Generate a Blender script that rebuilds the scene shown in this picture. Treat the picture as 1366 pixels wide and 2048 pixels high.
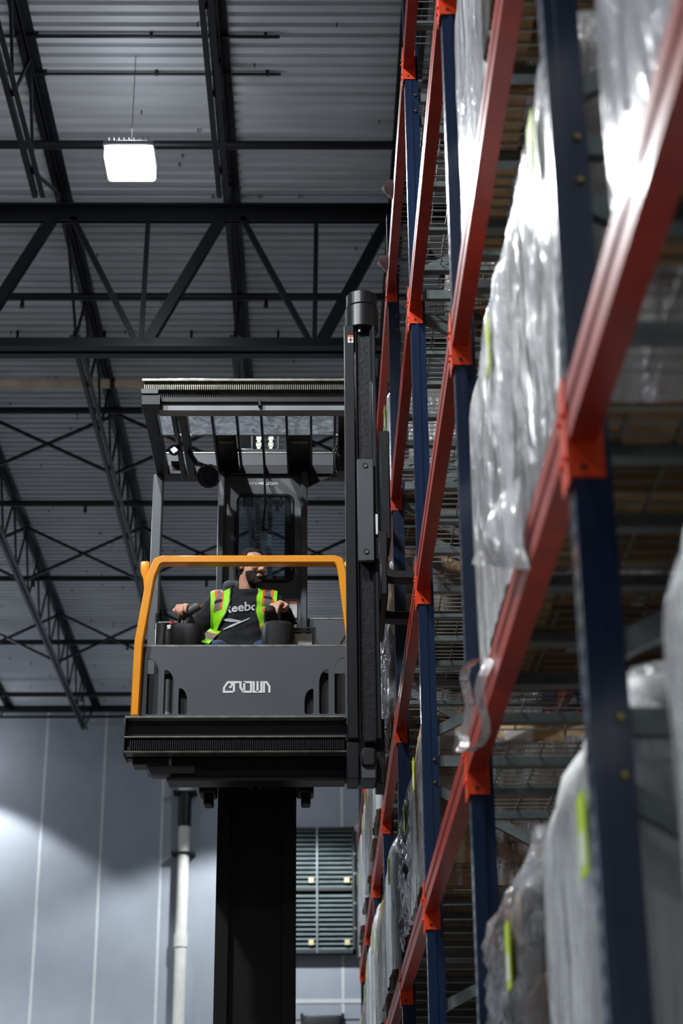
import bpy, bmesh, math, random
from mathutils import Vector, Matrix, noise
from mathutils.bvhtree import BVHTree
random.seed(7)
for o in list(bpy.data.objects): bpy.data.objects.remove(o)
S = bpy.context.scene
COL = S.collection

# ---------------------------------------------------------------- camera
PITCH, YAW, ROLL = 0.411217, 0.0156729, -0.00747424
cp, sp = math.cos(PITCH), math.sin(PITCH)
fw = Vector((math.sin(YAW)*cp, math.cos(YAW)*cp, sp))
r0 = Vector((math.cos(YAW), -math.sin(YAW), 0)); u0 = r0.cross(fw)
rr = math.cos(ROLL)*r0 + math.sin(ROLL)*u0
uu = -math.sin(ROLL)*r0 + math.cos(ROLL)*u0
cam = bpy.data.cameras.new('camera'); camo = bpy.data.objects.new('camera', cam); COL.objects.link(camo)
camo.matrix_world = Matrix(((rr.x, uu.x, -fw.x, 0), (rr.y, uu.y, -fw.y, 0), (rr.z, uu.z, -fw.z, 1.5), (0, 0, 0, 1)))
cam.sensor_fit = 'VERTICAL'; cam.sensor_height = 36; cam.sensor_width = 24
cam.lens = 3459.94/2048*36
cam.dof.use_dof = True; cam.dof.focus_distance = 10.45; cam.dof.aperture_fstop = 2.7
cam.clip_end = 200; cam.clip_start = 0.05
S.camera = camo
# ---------------------------------------------------------------- world, exposure
W = bpy.data.worlds.new('world'); S.world = W; W.use_nodes = True
W.node_tree.nodes['Background'].inputs[0].default_value = (0.6, 0.75, 1, 1)
W.node_tree.nodes['Background'].inputs[1].default_value = 0.02
S.view_settings.view_transform = 'Standard'; S.view_settings.look = 'None'
S.view_settings.exposure = 0.0; S.view_settings.gamma = 1.0; S.view_settings.use_curve_mapping = False
LAMP_COL = (0.93, 0.97, 1.0)
# lamps: x, y, z, watts down, watts of added uplight, cone degrees
LAMPS = [(-1.77, 13.8, 11.2, 1300, 16, 134), (-2.1, 4.4, 11.2, 1700, 20, 134), (-1.9, -5.0, 11.2, 350, 20, 134),
         (-7.2, 33.8, 11.65, 1150, 10, 110), (-0.75, 31.9, 11.2, 2300, 45, 134), (-8.8, 27.0, 11.2, 3000, 80, 134),
         (-7.2, 15.0, 11.2, 1300, 60, 134), (-4.8, 4.6, 11.2, 3100, 24, 134), (-6.5, -5.0, 11.2, 700, 24, 134)]

# ---------------------------------------------------------------- materials
def lin(c):
    if isinstance(c, str):
        c = tuple(int(c[i:i+2], 16)/255 for i in (0, 2, 4))
    return tuple(x/12.92 if x <= 0.04045 else ((x+0.055)/1.055)**2.4 for x in c) + (1,)
MATS = {}
def mat(name, col, rough=0.5, metal=0.0, var=0.15, scale=6.0, bump=0.0, bscale=40.0, spec=0.5, emit=None, es=0, stretch=None, coat=0):
    if name in MATS: return MATS[name]
    m = bpy.data.materials.new(name); m.use_nodes = True; MATS[name] = m
    nt = m.node_tree; b = nt.nodes['Principled BSDF']
    c = lin(col)
    tc = nt.nodes.new('ShaderNodeTexCoord'); mp = nt.nodes.new('ShaderNodeMapping')
    nt.links.new(tc.outputs['Object'], mp.inputs[0])
    if stretch: mp.inputs['Scale'].default_value = stretch
    n = nt.nodes.new('ShaderNodeTexNoise'); n.inputs['Scale'].default_value = scale; n.inputs['Detail'].default_value = 4
    nt.links.new(mp.outputs[0], n.inputs['Vector'])
    r = nt.nodes.new('ShaderNodeValToRGB')
    r.color_ramp.elements[0].position = 0.3; r.color_ramp.elements[1].position = 0.7
    r.color_ramp.elements[0].color = tuple(x*(1-var) for x in c[:3])+(1,)
    r.color_ramp.elements[1].color = tuple(min(1, x*(1+var)) for x in c[:3])+(1,)
    nt.links.new(n.outputs['Fac'], r.inputs[0]); nt.links.new(r.outputs[0], b.inputs['Base Color'])
    b.inputs['Roughness'].default_value = rough; b.inputs['Metallic'].default_value = metal
    b.inputs['Specular IOR Level'].default_value = spec
    if coat: b.inputs['Coat Weight'].default_value = coat; b.inputs['Coat Roughness'].default_value = 0.15
    if bump:
        n2 = nt.nodes.new('ShaderNodeTexNoise'); n2.inputs['Scale'].default_value = bscale; n2.inputs['Detail'].default_value = 5
        nt.links.new(mp.outputs[0], n2.inputs['Vector'])
        bp = nt.nodes.new('ShaderNodeBump'); bp.inputs['Strength'].default_value = bump; bp.inputs['Distance'].default_value = 0.02
        nt.links.new(n2.outputs['Fac'], bp.inputs['Height']); nt.links.new(bp.outputs[0], b.inputs['Normal'])
    if emit:
        b.inputs['Emission Color'].default_value = lin(emit); b.inputs['Emission Strength'].default_value = es
    return m
def film_mat(name, clear, col, rough, bscale, bump, lo=0.35, hi=0.65):
    m = bpy.data.materials.new(name); m.use_nodes = True; MATS[name] = m
    nt = m.node_tree; N = nt.nodes; L = nt.links
    out = N['Material Output']; b = N['Principled BSDF']
    b.inputs['Base Color'].default_value = lin(col); b.inputs['Roughness'].default_value = rough
    b.inputs['Specular IOR Level'].default_value = 0.8
    tc = N.new('ShaderNodeTexCoord'); mp = N.new('ShaderNodeMapping'); mp.inputs['Scale'].default_value = (1, 1, 0.22)
    L.new(tc.outputs['Object'], mp.inputs[0])
    n = N.new('ShaderNodeTexNoise'); n.inputs['Scale'].default_value = bscale; n.inputs['Detail'].default_value = 4; n.inputs['Distortion'].default_value = 1.2
    L.new(mp.outputs[0], n.inputs['Vector'])
    bp = N.new('ShaderNodeBump'); bp.inputs['Strength'].default_value = bump; bp.inputs['Distance'].default_value = 0.03
    L.new(n.outputs['Fac'], bp.inputs['Height']); L.new(bp.outputs[0], b.inputs['Normal'])
    n2 = N.new('ShaderNodeTexNoise'); n2.inputs['Scale'].default_value = 7; n2.inputs['Detail'].default_value = 6
    L.new(mp.outputs[0], n2.inputs['Vector'])
    mr = N.new('ShaderNodeMapRange'); mr.inputs['From Min'].default_value = lo; mr.inputs['From Max'].default_value = hi
    mr.inputs['To Min'].default_value = max(0, clear-0.25); mr.inputs['To Max'].default_value = min(1, clear+0.25)
    L.new(n2.outputs['Fac'], mr.inputs['Value'])
    t = N.new('ShaderNodeBsdfTransparent'); mx = N.new('ShaderNodeMixShader')
    L.new(mr.outputs[0], mx.inputs[0]); L.new(b.outputs[0], mx.inputs[1]); L.new(t.outputs[0], mx.inputs[2])
    g = N.new('ShaderNodeBsdfGlossy'); g.inputs['Roughness'].default_value = rough*0.7; L.new(bp.outputs[0], g.inputs['Normal'])
    fr = N.new('ShaderNodeFresnel'); fr.inputs['IOR'].default_value = 1.45; L.new(bp.outputs[0], fr.inputs['Normal'])
    mx2 = N.new('ShaderNodeMixShader'); L.new(fr.outputs[0], mx2.inputs[0]); L.new(mx.outputs[0], mx2.inputs[1]); L.new(g.outputs[0], mx2.inputs[2])
    L.new(mx2.outputs[0], out.inputs['Surface'])
    return m
M_CONC = mat('concrete', '585754', 0.6, var=0.2, scale=1.5, bump=0.1)
M_DECK = mat('galvanised_deck', 'cdd1d8', 0.5, 0.0, var=0.12, scale=3, stretch=(0.2, 3, 1))
M_ROOF = mat('roof_board', '55585c', 0.8)
M_STEEL = mat('painted_joist_steel', '171a20', 0.42, 0.2, var=0.2)
M_WALLP = mat('insulated_panel', '9aa1ab', 0.5, var=0.05, scale=2, bump=0.04, bscale=9)
M_WALLS = mat('panel_joint', 'c9ccd0', 0.5, var=0.05)
M_WHITEP = mat('white_pipe', 'd6d5cf', 0.45, var=0.08)
M_BEIGE = mat('beige_pipe', 'cfbfa6', 0.5, var=0.08)
M_ORANGE = mat('beam_orange', 'a02c16', 0.42, 0.0, var=0.18, scale=9, bump=0.04, bscale=60, spec=0.35, coat=0.08)
M_CONN = mat('connector_orange', 'e04216', 0.42, var=0.12)
M_BLUE = mat('upright_blue', '0d2442', 0.3, 0.0, var=0.15, scale=5, coat=0.4)
M_GALV = mat('galvanised_brace', '6d7676', 0.42, 0.5, var=0.2, scale=14)
M_WIRE = mat('mesh_wire', '85857e', 0.4, 0.6, var=0.2)
M_BOLT = mat('zinc_bolt', '9c8f55', 0.3, 0.8, var=0.1)
M_WOOD = mat('pallet_wood', '9a7b55', 0.75, var=0.3, scale=8, bump=0.2, stretch=(1, 6, 6))
M_CART = mat('carton_brown', 'a98a68', 0.75, var=0.12, scale=3, bump=0.05)
M_CART2 = mat('carton_tan', 'b89a76', 0.75, var=0.12, scale=3, bump=0.05)
M_TAPE = mat('carton_tape', 'c8b491', 0.3, var=0.1)
M_WBAG = mat('white_sack', 'dcdddd', 0.55, var=0.12, scale=5, bump=0.3, bscale=7)
M_DBAG = mat('dark_contents', '4b3c32', 0.6, var=0.5, scale=6, bump=0.3, bscale=8)
M_GREEN = mat('lime_label', 'b8d21e', 0.5, var=0.08)
M_PAPER = mat('paper_label', 'd9d9d4', 0.6, var=0.05)
M_INK = mat('black_print', '17181b', 0.6, var=0.05)
M_FILM = film_mat('stretch_film', 0.27, 'eceef1', 0.2, 15, 0.9)
M_HAZY = film_mat('hazy_film', 0.45, 'e6e8ec', 0.2, 15, 0.9)
M_FILMC = film_mat('clear_film', 0.84, 'cfd2d8', 0.07, 26, 1.0)
M_TRUCK = mat('truck_grey', '505458', 0.42, 0.1, var=0.06, scale=4)
M_BLACK = mat('truck_black', '1b1d21', 0.38, 0.1, var=0.2, scale=8)
M_DARK = mat('mast_black', '08090b', 0.5, 0.1, var=0.2)
M_GREASE = mat('greasy_channel', '1b1c20', 0.4, 0.1, var=0.4, scale=30, bump=0.12, bscale=40)
M_EDGE = mat('worn_steel_edge', '9a9c93', 0.35, 0.7, var=0.3, scale=20)
M_RACKG = mat('gear_rack_steel', '8d8b80', 0.35, 0.7, var=0.3, scale=20)
M_YEL = mat('safety_orange_yellow', 'f79d10', 0.4, var=0.06, scale=6, coat=0.2)
M_WHITE = mat('white_lettering', 'e6e8ea', 0.5, var=0.02)
M_RUB = mat('black_rubber', '121315', 0.55, var=0.2)
M_CHAIN = mat('oiled_chain', 'cfd0c2', 0.28, 0.6, var=0.3, scale=30)
M_RED = mat('red_plastic', 'b01a1a', 0.4)
M_BRASS = mat('dull_brass', '7d7350', 0.4, 0.6)
M_SKIN = mat('skin', 'd09b82', 0.5, var=0.1, scale=20)
M_HOOD = mat('charcoal_sweatshirt', '26272b', 0.9, var=0.2, scale=12, bump=0.5, bscale=14, spec=0.2)
M_LINING = mat('grey_hood_lining', '4a4c50', 0.9, var=0.15, bump=0.3, bscale=30)
M_JEAN = mat('blue_denim', '24375a', 0.85, var=0.2, scale=60)
M_VEST = mat('lime_hi_vis', '93e015', 0.6, var=0.1, scale=12, bump=0.3, bscale=12)
M_STRIPO = mat('orange_trim', 'f2551d', 0.6, var=0.05)
M_STRIPG = mat('reflective_grey', '6b6e70', 0.4, var=0.08)
M_HAIR = mat('dark_hair', '1c1815', 0.65, var=0.4, scale=60, bump=0.6, bscale=120)
M_BEARD = mat('dark_beard', '2a1f1a', 0.8, var=0.4, scale=90, bump=0.6, bscale=150)
M_LENS = mat('lamp_lens', 'ffffff', 0.4, emit='f4f9ff', es=28)
M_SILV = mat('lamp_housing', '9fa3a6', 0.4, 0.6)
M_LED = mat('led_white', 'e8ecf2', 0.3, var=0.03)
M_CHIP = mat('lit_led_chip', 'f2f5ff', 0.3, var=0.02, emit='eef3ff', es=0.9)
M_BLUEINK = mat('blue_print', '2b3a8c', 0.6)
def glass_mat(name, tint, haze, rough, sc):
    m = bpy.data.materials.new(name); m.use_nodes = True; MATS[name] = m
    nt = m.node_tree; N = nt.nodes; L = nt.links; out = N['Material Output']; N.remove(N['Principled BSDF'])
    t = N.new('ShaderNodeBsdfTransparent'); t.inputs[0].default_value = lin(tint)
    tl = N.new('ShaderNodeBsdfTranslucent'); tl.inputs[0].default_value = (0.9, 0.95, 1.0, 1)
    d = N.new('ShaderNodeBsdfDiffuse'); d.inputs[0].default_value = (0.55, 0.6, 0.68, 1)
    ad = N.new('ShaderNodeMixShader'); ad.inputs[0].default_value = 0.35; L.new(tl.outputs[0], ad.inputs[1]); L.new(d.outputs[0], ad.inputs[2])
    tc = N.new('ShaderNodeTexCoord'); n = N.new('ShaderNodeTexNoise'); n.inputs['Scale'].default_value = sc; n.inputs['Detail'].default_value = 6; n.inputs['Distortion'].default_value = 2.5
    L.new(tc.outputs['Object'], n.inputs['Vector'])
    mr = N.new('ShaderNodeMapRange'); mr.inputs['From Min'].default_value = 0.35; mr.inputs['From Max'].default_value = 0.72
    mr.inputs['To Min'].default_value = haze*0.35; mr.inputs['To Max'].default_value = haze
    L.new(n.outputs['Fac'], mr.inputs['Value'])
    mx = N.new('ShaderNodeMixShader'); L.new(mr.outputs[0], mx.inputs[0]); L.new(t.outputs[0], mx.inputs[1]); L.new(ad.outputs[0], mx.inputs[2])
    g = N.new('ShaderNodeBsdfGlossy'); g.inputs['Roughness'].default_value = rough
    fr = N.new('ShaderNodeFresnel'); fr.inputs['IOR'].default_value = 1.45
    m2 = N.new('ShaderNodeMixShader'); L.new(fr.outputs[0], m2.inputs[0]); L.new(mx.outputs[0], m2.inputs[1]); L.new(g.outputs[0], m2.inputs[2])
    L.new(m2.outputs[0], out.inputs['Surface'])
    return m
M_ROOFGL = glass_mat('smeared_roof_glass', 'f2f5fa', 1.0, 0.12, 8)
M_WINGL = glass_mat('dusty_window_glass', 'c9d2da', 0.06, 0.05, 5)

# ---------------------------------------------------------------- mesh helpers
def worg(o):
    v = Vector((0, 0, 0))
    while o is not None: v += o.location; o = o.parent
    return v
class MB:
    def __init__(s): s.v = []; s.f = []
    def add(s, vs, fs):
        n = len(s.v); s.v += [tuple(v) for v in vs]; s.f += [tuple(i+n for i in f) for f in fs]; return s
    def box(s, x0, x1, y0, y1, z0, z1, M=None):
        vs = [Vector((x, y, z)) for z in (z0, z1) for y in (y0, y1) for x in (x0, x1)]
        if M is not None: vs = [M @ v for v in vs]
        return s.add(vs, [(0, 2, 3, 1), (4, 5, 7, 6), (0, 1, 5, 4), (2, 6, 7, 3), (0, 4, 6, 2), (1, 3, 7, 5)])
    def bar(s, a, b, w, h, up=(0, 0, 1)):
        a = Vector(a); b = Vector(b); d = (b-a); l = d.length; d.normalize(); up = Vector(up)
        if abs(d.dot(up)) > 0.99: up = Vector((1, 0, 0))
        r = d.cross(up).normalized(); u = r.cross(d)
        M = Matrix(((r.x, d.x, u.x, a.x), (r.y, d.y, u.y, a.y), (r.z, d.z, u.z, a.z), (0, 0, 0, 1)))
        return s.box(-w/2, w/2, 0, l, -h/2, h/2, M)
    def cyl(s, a, b, ra, rb=None, n=16, cap=True):
        rb = ra if rb is None else rb
        a = Vector(a); b = Vector(b); d = (b-a).normalized()
        t = Vector((0, 0, 1)) if abs(d.z) < 0.9 else Vector((1, 0, 0))
        r = d.cross(t).normalized(); u = r.cross(d)
        vs = []
        for p, q in ((a, ra), (b, rb)):
            for i in range(n):
                an = 2*math.pi*i/n; vs.append(p + (r*math.cos(an)+u*math.sin(an))*q)
        fs = [(i, n+i, n+(i+1) % n, (i+1) % n) for i in range(n)]
        if cap: fs += [tuple(range(n)), tuple(range(2*n-1, n-1, -1))]
        return s.add(vs, fs)
    def tube(s, pts, r, n=8, closed=False):
        pts = [Vector(p) for p in pts]; vs = []; m = len(pts); up = Vector((0, 0, 1)); pr = None
        for i, p in enumerate(pts):
            if closed: d = pts[(i+1) % m]-pts[i-1]
            else: d = pts[min(i+1, m-1)]-pts[max(i-1, 0)]
            d.normalize()
            if pr is None:
                t = up if abs(d.z) < 0.9 else Vector((1, 0, 0)); a = d.cross(t).normalized()
            else:
                a = (pr - d*pr.dot(d)).normalized()
            pr = a; b = d.cross(a); q = r[i] if isinstance(r, (list, tuple)) else r
            for k in range(n):
                an = 2*math.pi*k/n; vs.append(p+(a*math.cos(an)+b*math.sin(an))*q)
        fs = []
        for i in range(m if closed else m-1):
            j = (i+1) % m
            for k in range(n): fs.append((i*n+k, i*n+(k+1) % n, j*n+(k+1) % n, j*n+k))
        if not closed: fs += [tuple(range(n-1, -1, -1)), tuple(range((m-1)*n, m*n))]
        return s.add(vs, fs)
    def sweep(s, pts, w, h, yax=(0, 1, 0)):
        """rectangular profile along pts; w in plane, h along yax"""
        pts = [Vector(p) for p in pts]; y = Vector(yax); vs = []; m = len(pts)
        for i, p in enumerate(pts):
            d1 = (pts[i]-pts[i-1]).normalized() if i > 0 else None
            d2 = (pts[i+1]-pts[i]).normalized() if i < m-1 else None
            d = ((d1 or d2)+(d2 or d1)).normalized(); n = d.cross(y).normalized()
            k = 1/max(0.5, d.dot(d1 or d2))
            for a, b in ((-1, -1), (1, -1), (1, 1), (-1, 1)): vs.append(p+n*(a*w/2*k)+y*(b*h/2))
        fs = []
        for i in range(m-1):
            for k in range(4): fs.append((i*4+k, i*4+(k+1) % 4, i*4+4+(k+1) % 4, i*4+4+k))
        fs += [(3, 2, 1, 0), tuple(range((m-1)*4, m*4))]
        return s.add(vs, fs)
    def sphere(s, c, r, n=16, m=10):
        c = Vector(c); r = r if isinstance(r, (tuple, list)) else (r, r, r)
        vs = [c+Vector((0, 0, -r[2]))]
        for i in range(1, m):
            t = math.pi*i/m - math.pi/2
            for k in range(n):
                a = 2*math.pi*k/n; vs.append(c+Vector((math.cos(t)*math.cos(a)*r[0], math.cos(t)*math.sin(a)*r[1], math.sin(t)*r[2])))
        vs.append(c+Vector((0, 0, r[2]))); fs = [(0, 1+(k+1) % n, 1+k) for k in range(n)]
        for i in range(m-2):
            for k in range(n): fs.append((1+i*n+k, 1+i*n+(k+1) % n, 1+(i+1)*n+(k+1) % n, 1+(i+1)*n+k))
        e = len(vs)-1; fs += [(e, 1+(m-2)*n+k, 1+(m-2)*n+(k+1) % n) for k in range(n)]
        return s.add(vs, fs)
    def cap(s, a, b, ra, rb, n=12):
        s.sphere(a, ra, n, 8); s.sphere(b, rb, n, 8); return s.cyl(a, b, ra, rb, n)
    def loft(s, rings, n=24, e=2.0):
        """rings: (cx,cy,cz,rx,ry)"""
        vs = []
        for cx, cy, cz, rx, ry in rings:
            for k in range(n):
                a = 2*math.pi*k/n; c, q = math.cos(a), math.sin(a)
                vs.append((cx+rx*math.copysign(abs(c)**(2/e), c), cy+ry*math.copysign(abs(q)**(2/e), q), cz))
        m = len(rings); fs = []
        for i in range(m-1):
            for k in range(n): fs.append((i*n+k, i*n+(k+1) % n, (i+1)*n+(k+1) % n, (i+1)*n+k))
        fs += [tuple(range(n-1, -1, -1)), tuple(range((m-1)*n, m*n))]
        return s.add(vs, fs)
    def prism_xz(s, poly, y0, y1):
        n = len(poly); vs = [(x, y0, z) for x, z in poly]+[(x, y1, z) for x, z in poly]
        fs = [tuple(range(n)), tuple(range(2*n-1, n-1, -1))]+[(i, n+i, n+(i+1) % n, (i+1) % n) for i in range(n)]
        return s.add(vs, fs)
    def mesh(s, name, off=Vector((0, 0, 0)), bev=0, smooth=False, seg=1):
        me = bpy.data.meshes.new(name)
        me.from_pydata([tuple(Vector(v)-off) for v in s.v], [], s.f)
        bm = bmesh.new(); bm.from_mesh(me); bmesh.ops.recalc_face_normals(bm, faces=bm.faces)
        if bev: bmesh.ops.bevel(bm, geom=list(bm.edges), offset=bev, segments=seg, profile=0.5, affect='EDGES', clamp_overlap=True)
        bm.to_mesh(me); bm.free()
        if smooth or bev:
            me.polygons.foreach_set('use_smooth', [True]*len(me.polygons)); me.set_sharp_from_angle(angle=math.radians(38))
        return me
    def build(s, name, m, parent=None, bev=0, smooth=False, seg=1):
        off = worg(parent) if parent else Vector((0, 0, 0))
        return link(name, s.mesh(name, off, bev, smooth, seg), m, parent)
def link(name, me, m, parent=None):
    o = bpy.data.objects.new(name, me)
    if m is not None and not me.materials: me.materials.append(m)
    COL.objects.link(o)
    if parent: o.parent = parent
    return o
def tag(o, label=None, cat=None, group=None, kind=None):
    if label: o['label'] = label
    if cat: o['category'] = cat
    if group: o['group'] = group
    if kind: o['kind'] = kind
    return o
def empty(name, loc, label=None, cat=None, group=None, kind=None):
    o = bpy.data.objects.new(name, None); o.empty_display_size = 0.1; COL.objects.link(o); o.location = loc
    return tag(o, label, cat, group, kind)
def copy_tree(o, parent=None):
    c = o.copy(); COL.objects.link(c); c.parent = parent
    for ch in list(o.children): copy_tree(ch, c)
    return c
def bx(name, m, parent, x0, x1, y0, y1, z0, z1, bev=0):
    return MB().box(x0, x1, y0, y1, z0, z1).build(name, m, parent, bev)
TS = bpy.data.scenes.new('scratch')
def tmp_eval(t):
    TS.collection.objects.link(t); vl_ = TS.view_layers[0]; vl_.update(); dg = vl_.depsgraph
    me = bpy.data.meshes.new_from_object(t.evaluated_get(dg)); bpy.data.objects.remove(t); return me
def evalmesh(me, mods, name):
    t = bpy.data.objects.new('tmp', me)
    for ty, kw in mods:
        md = t.modifiers.new(ty, ty)
        for k, v in kw.items(): setattr(md, k, v)
    r = tmp_eval(t); r.name = name; return r
def plate_xz(name, m, parent, outer, holes, y0, y1, bev=0):
    """flat plate in the XZ plane with real holes cut through it"""
    cu = bpy.data.curves.new(name, 'CURVE'); cu.dimensions = '2D'; cu.fill_mode = 'BOTH'
    cu.extrude = (y1-y0)/2; cu.bevel_depth = bev; cu.bevel_resolution = 1
    for lp in [outer]+holes:
        sp_ = cu.splines.new('POLY'); sp_.points.add(len(lp)-1); sp_.use_cyclic_u = True
        for p, q in zip(sp_.points, lp): p.co = (q[0], q[1], 0, 1)
    me = tmp_eval(bpy.data.objects.new('tmp', cu))
    off = worg(parent) if parent else Vector((0, 0, 0))
    for v in me.vertices:
        x, z, y = v.co; v.co = (x-off.x, (y0+y1)/2-y-off.y, z-off.z)
    me.name = name
    return link(name, me, m, parent)
def text_mesh(txt, size, offset=0.0, extrude=0.001, sx=1.0):
    cu = bpy.data.curves.new('t', 'FONT'); cu.body = txt; cu.size = size; cu.offset = offset; cu.extrude = extrude
    cu.align_x = 'LEFT'; cu.resolution_u = 3
    me = tmp_eval(bpy.data.objects.new('tmp', cu))
    for v in me.vertices: v.co.x *= sx
    return me
def roundrect(x0, x1, z0, z1, r, n=5):
    p = []
    for cx, cz, a0 in ((x1-r, z1-r, 0), (x0+r, z1-r, 90), (x0+r, z0+r, 180), (x1-r, z0+r, 270)):
        for i in range(n+1):
            a = math.radians(a0+90*i/n); p.append((cx+r*math.cos(a), cz+r*math.sin(a)))
    return p

# ================================================================ SETTING
H = 12.44; YW = 35.3; XL = -16.0; XR = 9.0; YB = -14.0
tag(bx('floor', M_CONC, None, XL, XR, YB, YW, -0.2, 0), 'smooth grey concrete warehouse floor', 'floor', kind='structure')
ceil = tag(bx('ceiling', M_ROOF, None, XL, XR, YB, YW, H+0.02, H+0.2), 'ribbed grey metal roof deck over the warehouse', 'ceiling', kind='structure')
# ribbed deck sheets, six flutes each
pit = 0.1524
prof = []
for k in range(6):
    b = k*pit
    prof += [(b, H-0.04), (b+0.088, H-0.04), (b+0.1, H), (b+0.140, H)]
prof.append((6*pit, H-0.04))
mb = MB()
vs = [(x, y, z) for x in (XL, XR) for y, z in prof]
n = len(prof)
mb.add(vs, [(i, i+1, n+i+1, n+i) for i in range(n-1)])
sheet = mb.mesh('deck_sheet')
ny = int((YW-7.9)/(6*pit))
for i in range(ny+1):
    o = link('deck_sheet', sheet, M_DECK, ceil); o.location = (0, YW-(i+1)*6*pit, 0)
mb = MB(); rf_ = random.Random(3)
for k in range(190):
    x = rf_.uniform(-6, 1.2); y = YW-(int(rf_.uniform(0, 150))+0.25)*pit-0.02
    mb.box(x-0.006, x+0.006, y-0.006, y+0.006, H-0.085, H-0.03)
tag(mb.build('roof_fastener', M_STEEL, ceil), kind='stuff')
tag(bx('wall_back', M_WALLP, None, XL, XR, YW+0.04, YW+0.2, 0, H), 'pale grey insulated panel wall at the end of the aisle', 'wall', kind='structure')
wb = bpy.data.objects['wall_back']
SEAM = 1.237
k0 = int((XL+5.67)/SEAM)
for k in range(k0, 12):
    xa = -5.67+k*SEAM
    if xa+SEAM < XL or xa > XR: continue
    bx('wall_panel', M_WALLP, wb, max(XL, xa+0.02), min(XR, xa+SEAM-0.02), YW, YW+0.05, 0, H-0.06, 0.004)
    if xa > XL: bx('joint_strip', M_WALLS, wb, xa-0.028, xa+0.028, YW-0.006, YW+0.04, 0, H-0.06, 0.003)
tag(bx('wall_left', M_WALLP, None, XL-0.2, XL, YB, YW, 0, H), 'plain grey side wall out past the aisle', 'wall', kind='structure')
tag(bx('wall_right', M_WALLP, None, XR, XR+0.2, YB, YW, 0, H), 'plain grey side wall beyond the racking', 'wall', kind='structure')
tag(bx('wall_front', M_WALLP, None, XL, XR, YB-0.2, YB, 0, H), 'plain grey wall behind the viewpoint', 'wall', kind='structure')
tag(bx('trim_1', M_WALLS, None, -1.2, 1.6, YW-0.012, YW-0.002, 6.28, 6.36), 'pale horizontal joint strip low on the end wall', 'trim', kind='structure')
tag(bx('trim_2', M_STEEL, None, XL, XR, YW-0.1, YW-0.001, H-0.16, H-0.04), 'dark closure angle where roof deck meets end wall', 'trim', kind='structure')

# ---- roof joists along the building
JX = [-8.35, -6.5, -4.66, -2.80, -0.94, 0.90, 2.75]
def joist(x, y0, y1, label):
    o = empty('roof_joist', (x, (y0+y1)/2, 11.4), label, 'joist', 'steel roof joists')
    zt = H-0.045; zb = 11.42
    t = MB()
    for s in (-1, 1):
        t.box(x+0.012 if s > 0 else x-0.095, x+0.095 if s > 0 else x-0.012, y0, y1, zt-0.014, zt)
        t.box(x+0.012 if s > 0 else x-0.02, x+0.02 if s > 0 else x-0.012, y0, y1, zt-0.1, zt-0.012)
    t.build('top_chord', M_STEEL, o)
    b = MB(); b0, b1 = y0+1.3, y1-1.5
    for s in (-1, 1):
        b.box(x+0.015 if s > 0 else x-0.065, x+0.065 if s > 0 else x-0.015, b0, b1, zb-0.01, zb)
        b.box(x+0.015 if s > 0 else x-0.023, x+0.023 if s > 0 else x-0.015, b0, b1, zb, zb+0.06)
    b.build('bottom_chord', M_STEEL, o)
    p = 1.22; y = y0+0.35; i = 0
    yb = b0+0.1
    MB().bar((x, y0+0.15, zt-0.06), (x, yb, zb+0.03), 0.03, 0.03).build('web_bar', M_STEEL, o)
    while yb+p < b1:
        ym = yb+p/2
        MB().bar((x, yb, zb+0.03), (x, ym, zt-0.05), 0.028, 0.028).build('web_bar', M_STEEL, o)
        MB().bar((x, ym, zt-0.05), (x, yb+p, zb+0.03), 0.028, 0.028).build('web_bar', M_STEEL, o)
        MB().bar((x, ym+0.08, zt-0.05), (x+0.001, yb+p, zb+0.03), 0.022, 0.022).build('web_bar', M_STEEL, o)
        yb += p
    MB().bar((x, yb, zb+0.03), (x, y1-0.15, zt-0.06), 0.03, 0.03).build('web_bar', M_STEEL, o)
    return o
posn = ['sixth left of the racking', 'fifth left of the racking', 'leftmost in view, reaching the end wall', 'crossing left of the glowing lamp', 'running above the truck, right of the lamp', 'right against the top of the racking', 'hidden above the racking']
for x, q in zip(JX, posn):
    if x > -8 and x < 2: joist(x, 16.3, YW-0.15, 'far span of dark open-web roof joist '+q)
    if -4 < x < 2: joist(x, 2.0, 16.28, 'near span of dark open-web roof joist '+q)
# ---- girder across
GY = 16.2
g = empty('roof_girder', (-1.9, GY, 10.4), 'deep dark steel truss girder crossing the aisle below the roof', 'girder')
mb = MB()
for s in (-1, 1): mb.box(XL, XR, GY+(0.02 if s > 0 else -0.12), GY+(0.12 if s > 0 else -0.02), 12.2, 12.22); mb.box(XL, XR, GY+(0.02 if s > 0 else -0.035), GY+(0.035 if s > 0 else -0.02), 12.05, 12.2)
mb.build('top_chord', M_STEEL, g)
mb = MB()
for s in (-1, 1): mb.box(XL, XR, GY+(0.03 if s > 0 else -0.14), GY+(0.14 if s > 0 else -0.03), 10.42, 10.44); mb.box(XL, XR, GY+(0.03 if s > 0 else -0.05), GY+(0.05 if s > 0 else -0.03), 10.44, 10.57)
mb.build('bottom_chord', M_STEEL, g)
for i in range(len(JX)-1):
    xm = (JX[i]+JX[i+1])/2
    MB().bar((JX[i]+0.12, GY, 12.1), (xm-0.03, GY, 10.5), 0.06, 0.07, (0, 1, 0)).build('web_diagonal', M_STEEL, g)
    MB().bar((JX[i+1]-0.1, GY, 12.1), (xm+0.05, GY, 10.5), 0.115, 0.1, (0, 1, 0)).build('web_diagonal', M_STEEL, g)
    MB().bar((xm+0.02, GY, 12.1), (xm, GY, 10.5), 0.05, 0.05, (0, 1, 0)).build('web_post', M_STEEL, g)
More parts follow.
